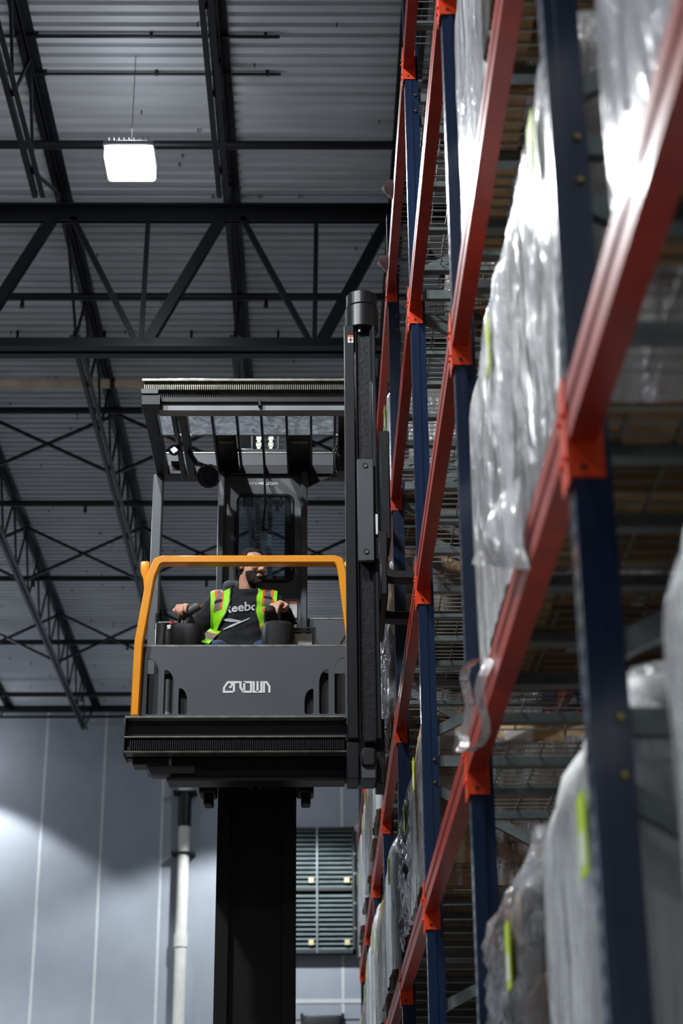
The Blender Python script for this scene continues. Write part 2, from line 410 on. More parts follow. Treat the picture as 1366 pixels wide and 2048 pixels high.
# ---- cross bridging between joists
nm = {0: 'left edge', 1: 'left of the truck cab', 2: 'behind the truck roof', 3: 'beside the racking'}
for ri, yb in enumerate((21.5, 25.5, 29.5)):
    for ji in (1, 2, 3, 4):
        xa, xb = JX[ji], JX[ji+1]
        o = empty('cross_bridging', ((xa+xb)/2, yb, 11.4), '%s row crossed bridging rods between roof joists, %s' % (('nearest', 'middle', 'farthest')[ri], nm[ji-1]), 'bracing', 'cross bridging')
        MB().bar((xa+0.03, yb-0.03, H-0.09), (xb-0.03, yb-0.03, 11.46), 0.04, 0.04).build('bridging_rod', M_STEEL, o)
        MB().bar((xa+0.03, yb+0.03, 11.46), (xb-0.03, yb+0.03, H-0.09), 0.04, 0.04).build('bridging_rod', M_STEEL, o)
# ---- sprinkler lines
names = ['nearest, crossing just by the lamp', 'second, behind the truss webs', 'third, behind the truck roof line', 'fourth, at fan height', 'fifth, behind the orange rail', 'sixth, behind the sweatshirt level', 'last, just before the end wall']
for i, y in enumerate((14.87, 17.92, 20.91, 24.01, 27.13, 30.36, 33.54)):
    o = empty('sprinkler_line', (-2, y, 12.09), 'dark sprinkler pipe below roof deck, '+names[i], 'pipe', 'sprinkler branch pipes')
    MB().cyl((XL+0.1, y, 12.12), (XR-0.1, y, 12.12), 0.048, n=10).build('pipe', M_STEEL, o, smooth=True)
    for k in range(-3, 3):
        x = -1.3+k*2.9+(0.7 if i % 2 else -0.55)
        MB().cyl((x, y, 12.09), (x, y, 11.97), 0.018, 0.03, 8).build('sprinkler_head', M_STEEL, o)
for i, (y, x1, r, q) in enumerate(((13.45, -0.35, 0.012, 'upper thin conduit on the deck ending right of the lamp'), (14.02, -0.35, 0.01, 'lower thin conduit on the deck just above the lamp'), (19.24, 3, 0.016, 'thin dark conduit behind the truss bottom chord'))):
    o = empty('roof_conduit', (-2, y, 12.3), q, 'conduit')
    MB().cyl((XL+0.1, y, 12.36 if i < 2 else 12.1), (x1, y, 12.36 if i < 2 else 12.1), r*1.4, n=8).build('conduit_tube', M_STEEL, o, smooth=True)
    m_ = MB()
    for k in range(6): m_.box(-6+k*1.1, -5.97+k*1.1, y-0.02, y+0.02, 12.35 if i < 2 else 12.1, 12.4)
    m_.build('clip', M_STEEL, o)
o = empty('sprinkler_main', (-2, 20.0, 12.0), 'fat beige sprinkler main pipe running above the truck roof', 'pipe')
MB().cyl((XL+0.1, 20.0, 12.05), (XR-0.1, 20.0, 12.05), 0.066, n=14).build('pipe', M_BEIGE, o, smooth=True)
for x in (-2.65, -4.6, 0.2): MB().cyl((x-0.03, 20.0, 12.05), (x+0.03, 20.0, 12.05), 0.075, n=14).build('coupling', M_DARK, o, smooth=True)
MB().cyl((-1.35, 20.0, 12.05), (-1.1, 20.0, 12.05), 0.064, n=14).build('pipe_label', M_PAPER, o, smooth=True)
o = empty('wall_conduit', (-4, 34.6, 11.97), 'thin dark bar crossing just in front of the end wall top', 'pipe')
MB().cyl((XL+0.1, 34.6, 11.97), (XR-0.1, 34.6, 11.97), 0.03, n=8).build('pipe', M_STEEL, o, smooth=True)
MB().cyl((XL+0.5, 34.6, 11.97), (XL+0.5, 34.6, H), 0.012, n=6).build('hanger_rod', M_STEEL, o)

# ---- high bay lamps
lampq = ['blazing square high-bay lamp hanging left of the joist', 'high-bay lamp above the aisle before the truck', 'high-bay lamp above the aisle behind the viewpoint', 'high-bay lamp near the end wall far left', 'high-bay lamp near the end wall behind the truck', 'high-bay lamp off to the far left, far one', 'high-bay lamp off to the far left, middle one', 'high-bay lamp off to the far left, near one', 'high-bay lamp behind the viewpoint on the left']
for (x, y, z, wd, wu, cone), q in zip(LAMPS, lampq):
    o = empty('high_bay_lamp', (x, y, z-0.1), q, 'lamp', 'high-bay lamps')
    MB().box(x-0.24, x+0.24, y-0.22, y+0.22, z, z+0.06).build('housing', M_SILV, o, 0.012)
    m_ = MB()
    for k in range(9): m_.box(x-0.2+k*0.047, x-0.192+k*0.047, y-0.18, y+0.18, z+0.06, z+0.12)
    m_.build('heat_sink', M_SILV, o)
    MB().box(x-0.225, x+0.225, y-0.205, y+0.205, z-0.13, z).build('lens', M_LENS, o, 0.02)
    MB().cyl((x, y, z+0.12), (x, y, z+0.2), 0.03, n=10).build('driver_cap', M_SILV, o, smooth=True)
    MB().cyl((x, y, z+0.2), (x, y, H-0.03), 0.004, n=6).build('hanging_cable', M_STEEL, o)
    l = bpy.data.lights.new('lamp_light', 'SPOT'); l.energy = wd; l.color = LAMP_COL; l.spot_size = math.radians(cone); l.spot_blend = 0.22; l.shadow_soft_size = 0.17
    lo = bpy.data.objects.new('lamp_light', l); COL.objects.link(lo); lo.parent = o; lo.location = (0, 0, -0.08)
    l = bpy.data.lights.new('added_uplight', 'POINT'); l.energy = wu; l.color = LAMP_COL; l.shadow_soft_size = 0.2  # bare point light added above the housing to brighten the roof deck
    lo = bpy.data.objects.new('added_uplight', l); COL.objects.link(lo); lo.parent = o; lo.location = (0, 0, 0.45)

# ---- end wall fittings
o = empty('drain_pipe', (-2.72, YW-0.15, 5), 'fat white pipe with black sleeve running down the end wall', 'pipe')
px, py = -2.72, YW-0.2
MB().tube([(px, YW-0.05, 10.92), (px, YW-0.12, 10.9), (px, py+0.02, 10.82), (px, py, 10.7), (px, py, 10.5)], [0.16, 0.17, 0.18, 0.17, 0.155], 14).build('elbow', M_WHITEP, o, smooth=True)
MB().cyl((px, py, 9.78), (px, py, 10.5), 0.135, n=16).build('black_sleeve', M_DARK, o, smooth=True)
MB().cyl((px, py, 0), (px, py, 9.78), 0.118, n=16).build('pipe', M_WHITEP, o, smooth=True)
MB().cyl((px, py, 7.35), (px, py, 7.62), 0.138, n=16).build('pipe_coupling', M_WHITEP, o, smooth=True)
for z in (10.46, 9.2):
    MB().box(px-0.24, px+0.24, py-0.15, YW-0.01, z, z+0.045).build('clamp', M_DARK, o, 0.005)
o = empty('wall_louvre', (0, YW-0.1, 7.2), 'grey slatted ventilation louvre on the end wall right of the mast', 'louvre')
lx0, lx1, lz0, lz1 = -0.78, 0.76, 7.22, 9.76
mb = MB(); 
mb.box(lx0, lx0+0.05, YW-0.22, YW, lz0, lz1); mb.box(lx1-0.05, lx1, YW-0.22, YW, lz0, lz1); mb.box(lx0, lx1, YW-0.22, YW, lz1-0.05, lz1); mb.box(lx0, lx1, YW-0.22, YW, lz0, lz0+0.07)
mb.build('frame', mat('louvre_dark_frame', '2c3134', 0.5), o)
M_SL = mat('louvre_slat', '7d8a8c', 0.4, 0.2)
bx('mullion', M_SL, o, -0.02, 0.02, YW-0.23, YW-0.1, lz0, lz1, 0.004)
bx('transom', mat('louvre_dark_frame', '2c3134'), o, lx0, lx1, YW-0.225, YW-0.1, 8.46, 8.52, 0.004)
for k in range(26):
    z = lz0+0.1+k*0.095
    if abs(z-8.49) < 0.06: continue
    for a, b in ((lx0+0.05, -0.02), (0.02, lx1-0.05)):
        MB().bar((a, YW-0.16, z), (b, YW-0.16, z), 0.09, 0.012, (0, -0.6, 0.8)).build('slat', M_SL, o)
bx('backing', M_DARK, o, lx0+0.04, lx1-0.04, YW-0.06, YW-0.02, lz0, lz1)
for x in (-0.17, 0.55):
    for z in (7.38, 8.62): bx('tag_sticker', mat('cream_sticker', 'd8cfa0', 0.6), o, x, x+0.1, YW-0.235, YW-0.23, z, z+0.1)
bx('trim_strip', M_WALLS, o, lx1+0.02, lx1+0.12, YW-0.05, YW, lz0-0.05, lz1+0.1, 0.005)
for z in (7.7, 8.2, 8.8, 9.2): MB().cyl((lx1+0.0, YW-0.225, z), (lx1+0.0, YW-0.24, z), 0.025, n=8).build('screw', M_EDGE, o)
o = empty('wall_heater', (0.05, YW-0.2, 5.4), 'top of a dark wall unit under the louvre', 'wall unit')
mb = MB().loft([(0.1, YW-0.25, 5.5, 0.4, 0.2), (0.1, YW-0.25, 5.95, 0.42, 0.2), (0.1, YW-0.25, 6.0, 0.36, 0.18)], 16, 6); mb.build('casing', M_DARK, o, smooth=True)
for s in (-0.3, 0.5): bx('bracket', M_DARK, o, s-0.03, s+0.03, YW-0.3, YW, 5.95, 6.05, 0.005)
MB().cyl((-0.6, YW-0.1, 5.95), (1.2, YW-0.1, 5.95), 0.02, n=8).build('supply_pipe', M_DARK, o, smooth=True)

# ================================================================ PALLET RACKING
XF = 0.528; BAY = 2.6; Y0 = 0.6212; PW = 0.076; PD = 0.08; RD = 1.05
LV = [1.3126+1.66842*i for i in range(5)]
PY = [Y0+BAY*i for i in range(9)]
LNAME = ['level below the picture', 'lowest visible level', 'second visible level', 'third visible level', 'top level']
BNAME = ['nearest', 'second', 'third', 'fourth', 'fifth', 'sixth', 'seventh', 'farthest']
def make_post(x, y, flip=False):
    mb = MB(); t = 0.003; z1 = 8.75
    fx = (x+PD-t, x+PD) if flip else (x, x+t)
    mb.box(fx[0], fx[1], y, y+0.02, 0, z1); mb.box(fx[0], fx[1], y+0.056, y+PW, 0, z1); mb.box(fx[0], fx[1], y+0.033, y+0.043, 0, z1)
    z = 0.03
    while z < z1-0.03:
        mb.box(fx[0], fx[1], y+0.02, y+0.033, z, z+0.024); mb.box(fx[0], fx[1], y+0.043, y+0.056, z, z+0.024); z += 0.0508
    mb.box(x+t, x+PD-t, y, y+t, 0, z1); mb.box(x+t, x+PD-t, y+PW-t, y+PW, 0, z1)
    lx = (x, x+t) if flip else (x+PD-t, x+PD)
    mb.box(lx[0], lx[1], y+0.0, y+0.02, 0, z1); mb.box(lx[0], lx[1], y+PW-0.02, y+PW, 0, z1)
    # shallow stiffening ridge down the side flange
    mb.box(x+0.026, x+0.044, y-0.004, y, 0, z1)
    return mb
fr = empty('rack_frame', (XF, PY[0], 0))
make_post(XF, PY[0]).build('front_post', M_BLUE, fr)
make_post(XF+RD-PD, PY[0], True).build('rear_post', M_BLUE, fr)
ym = PY[0]+PW/2
boltm = None
for k in range(-1, 5):
    zb = 2.47+1.35*k
    a, b = XF+PD-0.02, XF+RD-PD+0.02
    MB().bar((a, ym, zb), (b, ym, zb), 0.035, 0.055).build('horizontal_brace', M_GALV, fr)
    if zb > 1.3:
        MB().bar((a, ym+0.002, zb-0.14), (b, ym+0.002, zb-0.66), 0.033, 0.05).build('diagonal_brace', M_GALV, fr)
        MB().bar((b, ym-0.002, zb-0.74), (a, ym-0.002, zb-1.2), 0.033, 0.05).build('diagonal_brace', M_GALV, fr)
    for dz in (0, -0.115):
        if boltm is None:
            boltm = MB().cyl((0, 0, 0), (0, -0.01, 0), 0.009, 0.007, 8).mesh('bolt')
        bo = link('bolt', boltm, M_BOLT, fr); bo.location = (PD-0.022, -0.001, zb+dz)
for x in (XF, XF+RD-PD): MB().box(x-0.03, x+PD+0.03, PY[0]-0.03, PY[0]+PW+0.03, 0, 0.012).build('foot_plate', M_BLUE, fr)
ORD = ['', 'nearest', 'second', 'third', 'fourth', 'fifth', 'sixth', 'seventh', 'farthest']
frames = []
for i in range(9):
    f_ = fr if i == 0 else copy_tree(fr)
    f_.location = (XF, PY[i], 0); frames.append(f_)
    tag(f_, ('blue upright rack frame just out of view beside the viewpoint' if i == 0 else 'blue perforated upright rack frame along the aisle, %s one in view' % ORD[i]), 'rack frame', 'upright frames of the aisle rack')
X2 = XF+RD+0.16
for i in range(1, 5):
    f_ = copy_tree(fr); f_.location = (X2, PY[i], 0)
    tag(f_, 'blue upright rack frame of the shadowed rear rack row, %s one' % ORD[i], 'rack frame', 'upright frames of the rear row')

# beams
def beam_proto(y0, y1):
    o = empty('rack_beam', (XF, y0, 0))
    prof = [(-0.008, 0.08), (0.052, 0.08), (0.052, 0.165), (0.028, 0.165), (0.028, 0.205), (-0.008, 0.205), (-0.008, 0.158), (-0.003, 0.152), (-0.003, 0.132), (-0.008, 0.126)]
    n = len(prof)
    a, b = PW+0.004, BAY-0.004
    vs = [(XF+x, y0+y, z) for y in (a, b) for x, z in prof]
    MB().add(vs, [tuple(range(n)), tuple(range(2*n-1, n-1, -1))]+[(i, n+i, n+(i+1) % n, (i+1) % n) for i in range(n)]).build('rail', M_ORANGE, o)
    for end in (0, 1):
        mb = MB(); yy = y0+(PW if end == 0 else BAY)
        if end == 0:
            mb.box(XF-0.012, XF-0.007, yy-0.034, yy+0.006, -0.012, 0.232); mb.box(XF-0.0075, XF+0.066, yy+0.001, yy+0.006, 0.0, 0.212)
        else:
            mb.box(XF-0.012, XF-0.007, yy-0.006, yy+0.034, -0.012, 0.232); mb.box(XF-0.0075, XF+0.066, yy-0.006, yy-0.001, 0.0, 0.212)
        c = mb.build('connector', M_CONN, o)
        ys = yy+(0.0065 if end == 0 else -0.0065)
        MB().cyl((XF+0.022, ys, 0.022), (XF+0.022, ys+(0.001 if end == 0 else -0.001), 0.022), 0.007, n=10).build('pin_hole', M_INK, c)
        for z in (0.05, 0.15):
            MB().cyl((XF-0.012, yy+(-0.016 if end == 0 else 0.016), z), (XF-0.02, yy+(-0.016 if end == 0 else 0.016), z), 0.008, n=8).build('rivet', M_CONN, c)
    return o
bp_ = beam_proto(PY[0], PY[1]); first = True
def place_beam(bay, lv, rear, x, label, group):
    global first
    o = bp_ if first else copy_tree(bp_); first = False
    o.location = (x, PY[bay], LV[lv])
    if rear:
        o.rotation_euler = (0, 0, math.pi); o.location = (x, PY[bay+1]+PW, LV[lv])
    tag(o, label, 'rack beam', group)
for bay in range(8):
    for lv in range(5):
        if lv == 0 and bay > 4: continue
        if bay == 0 and lv > 2: continue
        place_beam(bay, lv, False, XF, 'orange front rack beam on the %s, %s bay' % (LNAME[lv], BNAME[bay]), 'front rack beams')
        if bay < 6: place_beam(bay, lv, True, XF+RD, 'orange rear rack beam on the %s, %s bay' % (LNAME[lv], BNAME[bay]), 'rear rack beams')
for bay in range(1, 4):
    for lv in range(0, 4):
        place_beam(bay, lv, False, X2, 'orange beam of the shadowed rear rack row, %s, %s bay' % (LNAME[lv], BNAME[bay]), 'beams of the rear row')
# wire decks
def deck_proto():
    o = empty('wire_deck', (0, 0, 0)); w = 1.2; d0, d1 = 0.0, RD-0.02
    mb = MB(); t = 0.0027
    for k in range(20): y = 0.012+k*(w-0.024)/19; mb.box(d0, d1, y-t, y+t, 0, 2*t)
    for k in range(9):
        x = d0+0.02+k*(d1-d0-0.04)/8; mb.box(x-t, x+t, 0, w, 2*t, 4*t)
    for k in range(20): y = 0.012+k*(w-0.024)/19; mb.box(d0-0.0, d0+2*t, y-t, y+t, -0.035, 0)
    tag(mb.build('wire_mesh', M_WIRE, o), kind='stuff')
    for y in (0.2, 0.6, 1.0):
        c = MB(); c.box(d0+0.034, d1-0.034, y-0.024, y-0.02, -0.03, 0); c.box(d0+0.034, d1-0.034, y+0.02, y+0.024, -0.03, 0); c.box(d0+0.034, d1-0.034, y-0.024, y+0.024, -0.032, -0.029)
        c.build('support_channel', M_GALV, o)
    return o
dp = deck_proto(); first_d = True
def place_deck(x, y, z, label, group):
    global first_d
    o = dp if first_d else copy_tree(dp); first_d = False
    o.location = (x, y, z); tag(o, label, 'wire deck', group)
for bay in range(8):
    for lv in range(5):
        if (lv == 0 and bay > 4) or (bay == 0 and lv > 2) or (lv < 3 and bay > 5): continue
        for s in (0, 1):
            if (bay, lv, s) == (2, 1, 1): continue
            place_deck(XF+0.01, PY[bay]+0.09+s*1.25, LV[lv]+0.206, 'wire mesh deck on the %s, %s bay, %s half' % (LNAME[lv], BNAME[bay], ('nearer', 'farther')[s]), 'wire decks')
for bay in range(1, 4):
    for lv in range(0, 4):
        for s in (0, 1):
            place_deck(X2+0.01, PY[bay]+0.09+s*1.25, LV[lv]+0.206, 'rear row wire mesh deck, %s, %s bay, %s half' % (LNAME[lv], BNAME[bay], ('nearer', 'farther')[s]), 'wire decks of the rear row')

# ---------------------------------------------------------------- pallet loads
LD, LW = 1.12, 0.95
boards = {}
def pallet(parent):
    p = bpy.data.objects.new('pallet', MB().box(0.02, 0.06, 0, 0, 0, 0).mesh('x')); bpy.data.objects.remove(p)
    mb = MB()
    for y in (0.02, LW/2-0.02, LW-0.06): mb.box(0.02, LD-0.02, y, y+0.04, 0.018, 0.115)
    p = mb.build('pallet', M_WOOD, parent)
    if 't' not in boards:
        boards['t'] = MB().box(-0.045, 0.045, 0.01, LW-0.01, 0, 0.018).mesh('deck_board', bev=0.002, seg=1)
    for k in range(8):
        b = link('deck_board', boards['t'], M_WOOD, p); b.location = (0.07+k*(LD-0.14)/7, 0, 0.116)
    for k in range(3):
        b = link('deck_board', boards['t'], M_WOOD, p); b.location = (0.07+k*(LD-0.14)/2, 0, 0)
    return p
def lump(c, d, seed, amp, e=5, nz=7, n=20):
    """soft sack-like block"""
    mb = MB(); rings = []
    for i in range(nz+1):
        t = i/nz; q = (1-abs(2*t-1)**3.2); s = 0.62+0.38*q**0.6 if q > 0 else 0.6
        rings.append((c[0], c[1], c[2]-d[2]/2+d[2]*t, d[0]/2*s, d[1]/2*s))
    mb.loft(rings, n, e)
    out = []
    for v in mb.v:
        nv = noise.noise_vector(Vector(v)*4+Vector((seed, seed*2.3, 0)))
        out.append((v[0]+nv.x*amp, v[1]+nv.y*amp, v[2]+nv.z*amp*0.6))
    mb.v = out; return mb
def film_shell(h, seed, amp, taper, m, parent, z0=0.02, crinkle=0.0):
    ns, nt = 112, 30; vs = []; r = 0.05
    per = []
    pts = roundrect(-0.014, LD+0.014, -0.014, LW+0.014, r, 6)
    # resample perimeter evenly
    L = [0]
    for i in range(len(pts)):
        a, b = pts[i], pts[(i+1) % len(pts)]; L.append(L[-1]+math.hypot(b[0]-a[0], b[1]-a[1]))
    for k in range(ns):
        d = L[-1]*k/ns; i = max(j for j in range(len(pts)) if L[j] <= d); a, b = pts[i], pts[(i+1) % len(pts)]
        t = (d-L[i])/max(1e-9, L[i+1]-L[i]); per.append((a[0]+(b[0]-a[0])*t, a[1]+(b[1]-a[1])*t))
    cx, cy = LD/2, LW/2
    for j in range(nt+1):
        t = j/nt; z = z0+(h-z0)*t
        ins = taper*max(0, (t-0.78)/0.22)**1.4
        for k, (x, y) in enumerate(per):
            nx, ny_ = (x-cx)/cx, (y-cy)/cy; l = math.hypot(nx, ny_); nx /= l; ny_ /= l
            nz_ = noise.noise(Vector((x*2.2, y*2.2, z*1.1+seed*7)))*amp*0.6 + noise.noise(Vector((x*9+seed, y*9, z*1.6)))*amp*0.5+noise.noise(Vector((x*24+seed, y*24, z*5+x*8)))*amp*0.22
            if crinkle: nz_ += crinkle*(abs(noise.noise(Vector((x*13+z*5, y*13-z*4, z*9+seed))))-0.25)+crinkle*0.5*(abs(noise.noise(Vector((x*31, y*31+z*9, z*22+seed))))-0.25)
            sag = -0.02*math.sin(math.pi*t)
            q = ins-nz_-abs(amp)*0.4-sag*0
            zt = z+(0.03*noise.noise(Vector((x*5, y*5, seed)))-ins*0.25 if t > 0.7 else 0)
            vs.append((x-nx*q, y-ny_*q, zt))
    fs = []
    for j in range(nt):
        for k in range(ns): fs.append((j*ns+k, j*ns+(k+1) % ns, (j+1)*ns+(k+1) % ns, (j+1)*ns+k))
    mb = MB().add(vs, fs)
    vs2 = [((v[0]-cx)*s+cx, (v[1]-cy)*s+cy, v[2]+dz) for s, dz in ((0.93, 0.012), (0.8, 0.005)) for v in vs[nt*ns:]]
    b = nt*ns; mb.v += vs2
    for j in range(2):
        for k in range(ns): mb.f.append((b+j*ns+k, b+j*ns+(k+1) % ns, b+(j+1)*ns+(k+1) % ns, b+(j+1)*ns+k))
    o = mb.build('stretch_film', m, parent, smooth=True)
    o.data.set_sharp_from_angle(angle=3.14)
    return o
protos = {}
def load_proto(style, h, seed):
    key = (style, h, seed)
    if key in protos: return copy_tree(protos[key])
    o = empty('pallet_load', (0, 0, 0)); pallet(o); zb = 0.135
    rnd = random.Random(seed)
    if style in ('carton', 'plain_carton', 'hazy'):
        hc = h-0.13 if style == 'hazy' else h; nz = max(2, round((hc-zb)/0.27)); ch = (hc-zb-0.01)/nz; nx, ny_ = 3, 2
        cm = MB().box(0.004, LD/nx-0.004, 0.004, LW/ny_-0.004, 0.001, ch-0.001).mesh('carton', bev=0.006, seg=2)
        tm = MB().box(LD/nx/2-0.025, LD/nx/2+0.025, 0.0025, 0.0035, 0.002, ch-0.002).mesh('tape'); tm2 = MB().box(0.0015, 0.003, LW/ny_/2-0.025, LW/ny_/2+0.025, 0.002, ch-0.002).mesh('tape')
        for k in range(nz):
            for i in range(nx):
                for j in range(ny_):
                    c = link('carton', cm, rnd.choice((M_CART, M_CART2)), o); c.location = (i*LD/nx+rnd.uniform(-.004, .004), j*LW/ny_+rnd.uniform(-.004, .004), zb+k*ch)
                    if j == 0: link('tape', tm, M_TAPE, c)
                    if i == 0: link('tape', tm2, M_TAPE, c)
                    if j == 0 and i < 2 and k < nz and style != 'hazy':
                        lb = MB().box(0.06, 0.2, 0.0008, 0.0018, ch*0.45, ch*0.85).mesh('printed_label'); link('printed_label', lb, M_PAPER, c)
        if style == 'hazy': film_shell(h+0.05, seed, 0.02, 0.14, M_HAZY, o)
        if style == 'carton':
            film_shell(h+0.01, seed, 0.012, 0.05, M_FILMC, o)
    elif style == 'white':
        nz = max(3, round((h-zb)/0.24)); ch = (h-zb)/nz
        for k in range(nz):
            for j in range(2):
                lump((LD/2, LW/4+j*LW/2, zb+ch*(k+0.5)), (LD*0.985, LW*0.5, ch*1.05), seed+k*3.1+j, 0.006, 7).build('sack', M_WBAG, o, smooth=True)
        film_shell(h+0.05, seed, 0.02, 0.16, M_FILM, o)
    else:
        nz = max(2, round((h-zb)/0.25)); ch = (h-zb)/nz
        for k in range(nz):
            for i in range(2):
                for j in range(2):
                    lump((LD/4+0.01+i*(LD/2-0.02), LW/4+0.01+j*(LW/2-0.02), zb+ch*(k+0.5)-0.01), (LD*0.48, LW*0.48, ch*1.02), seed+k*3.1+j+i*5, 0.022, 4).build('bundle', rnd.choice((M_DBAG, M_DBAG, M_CART2, M_CART)), o, smooth=True)
        film_shell(h+0.06, seed, 0.02, 0.12, M_FILMC, o, crinkle=0.05)
    if style != 'plain_carton':
        lz = min(h*0.62, 0.75)
        mb = MB().box(-0.034, -0.03, 0.1, 0.2, lz, lz+0.17); l_ = mb.build('lime_label', M_GREEN, o)
        MB().box(-0.0352, -0.034, 0.12, 0.18, lz+0.02, lz+0.09).build('printed_code', M_PAPER, l_)
    protos[key] = o
    return o
SDESC = {'hazy': 'hazily film-wrapped pallet of brown cartons', 'white': 'milky film-wrapped pallet of white sacks', 'carton': 'film-wrapped pallet of brown cartons', 'clear': 'shiny clear-wrapped pallet of dark bundles'}
used = set()
def put_load(bay, lv, slot, style, h, seed, ov=0.02, dy=None):
    o = load_proto(style, h, seed)
    y = PY[bay]+PW+(0.07 if slot == 0 else 1.12)+(dy or 0)
    o.location = (XF-ov, y, LV[lv]+0.218)
    return tag(o, '%s, %s, %s bay, %s pallet' % (SDESC[style], LNAME[lv], BNAME[bay], ('nearer', 'farther')[slot]), 'pallet load', 'pallet loads on the aisle rack')
LOADS = [
 (0, 0, 1, 'white', 1.18, 1), (0, 1, 1, 'white', 1.3, 2),
 (1, 0, 0, 'white', 1.12, 3), (1, 0, 1, 'clear', 1.0, 4), (1, 1, 0, 'hazy', 1.16, 5), (1, 1, 1, 'white', 1.22, 6),
 (1, 2, 1, 'white', 1.18, 3), (1, 2, 0, 'carton', 0.95, 8),
 (2, 0, 1, 'clear', 0.6, 9),
 (3, 0, 0, 'carton', 0.8, 10), (3, 0, 1, 'white', 1.0, 11), (3, 1, 0, 'carton', 0.86, 12), (3, 1, 1, 'clear', 0.9, 13), (3, 3, 0, 'carton', 0.8, 10),
 (4, 1, 0, 'white', 0.95, 14), (4, 1, 1, 'carton', 0.85, 18), (4, 2, 0, 'clear', 1.22, 15), (4, 2, 1, 'white', 1.2, 6), (4, 3, 0, 'white', 0.9, 16), (4, 3, 1, 'carton', 0.95, 8),
 (5, 1, 0, 'carton', 0.95, 8), (5, 1, 1, 'white', 1.2, 6), (5, 2, 0, 'white', 1.16, 5), (5, 2, 1, 'carton', 1.1, 17), (5, 3, 0, 'white', 1.0, 11), (5, 3, 1, 'carton', 0.95, 8),
 (6, 1, 0, 'white', 1.2, 6), (6, 1, 1, 'carton', 1.1, 17), (6, 2, 0, 'carton', 1.1, 17), (6, 2, 1, 'white', 1.16, 5), (6, 3, 0, 'white', 1.2, 6),
 (7, 1, 0, 'carton', 0.95, 8), (7, 1, 1, 'white', 1.0, 11), (7, 2, 0, 'white', 1.2, 6), (7, 2, 1, 'carton', 1.1, 17), (7, 3, 0, 'carton', 0.95, 8),
]
LO = {}
for q in LOADS:
    bay, lv, slot = q[:3]
    ov = {(0, 0, 1): -0.07, (0, 1, 1): -0.05, (1, 0, 0): -0.05, (1, 0, 1): 0.0, (1, 1, 0): -0.03, (1, 1, 1): -0.02, (1, 2, 1): -0.02, (3, 3, 0): -0.3}.get((bay, lv, slot), 0.0 if bay < 4 or lv > 2 else 0.03)
    LO[q[:3]] = put_load(*q, ov=ov)
# rear row behind
for bay in range(1, 4):
    for lv in range(0, 4):
        for slot in (0, 1):
            if (bay*7+lv*3+slot) % 5 == 0: continue
            h, sd = [(0.95, 8), (1.1, 17), (0.8, 10)][(bay+lv+slot) % 3]
            o = load_proto('plain_carton', h, sd); o.location = (X2+0.02, PY[bay]+PW+(0.07 if slot == 0 else 1.12), LV[lv]+0.218)
            tag(o, 'shadowed carton stack in rear rack row, %s, %s bay, %s one' % (LNAME[lv], BNAME[bay], ('nearer', 'farther')[slot]), 'pallet load', 'carton stacks in the rear row')

# loose tails of film hanging over the lowest beam
def film_tail(pts_top, pts_bot, parent, m, n=14, amp=0.012):
    mb = MB(); vs = []
    a0, a1 = Vector(pts_top[0]), Vector(pts_top[1]); b0, b1 = Vector(pts_bot[0]), Vector(pts_bot[1])
    for j in range(n+1):
        t = j/n
        for i in range(n+1):
            s = i/n; p = (a0*(1-s)+a1*s)*(1-t)+(b0*(1-s)+b1*s)*t
            p.x += -0.05*math.sin(math.pi*t)*math.sin(math.pi*s)+noise.noise(p*9)*amp*1.5; p.y += noise.noise(p*11+Vector((3, 1, 2)))*amp
            vs.append(p)
    mb.add(vs, [(j*(n+1)+i, j*(n+1)+i+1, (j+1)*(n+1)+i+1, (j+1)*(n+1)+i) for j in range(n) for i in range(n)])
    o = mb.build('loose_film_tail', m, parent, smooth=True); o.data.set_sharp_from_angle(angle=3.14); return o
p11 = LO[(1, 1, 1)]
film_tail(((0.505, 3.9, 3.32), (0.505, 3.93, 3.32)), ((0.43, 4.42, 3.27), (0.505, 3.86, 3.03)), LO[(1, 1, 0)], M_FILM)
ring = [(0.49-0.02*math.cos(a), 5.02+0.19*math.cos(a), 3.05+0.12*math.sin(a)-0.03*math.cos(a)) for a in [i*math.pi*2/20 for i in range(20)]]
vs = [(x-0.03*k+0.02*math.sin(i), y, z) for k in (0, 1) for i, (x, y, z) in enumerate(ring)]
o = MB().add(vs, [(i, (i+1) % 20, 20+(i+1) % 20, 20+i) for i in range(20)]).build('film_loop', M_FILM, p11, smooth=True)
for i, (y, z, q) in enumerate(((9.8, 8.22, 'upper torn film scrap poking out over the top beam'), (10.75, 8.22, 'lower torn film scrap poking out over the top beam'))):
    o = empty('film_scrap', (XF, y, z-0.12), q, 'film scrap')
    film_tail(((XF+0.02, y, z), (XF+0.02, y+0.12, z)), ((XF-0.07, y+0.03, z+0.0), (XF-0.03, y+0.15, z-0.08)), o, M_WBAG, 8, 0.03)
# ================================================================ TURRET TRUCK
T = empty('turret_truck', (-0.37, 11.0, 0), 'dark grey man-up turret truck with raised operator cab and orange rail', 'forklift')
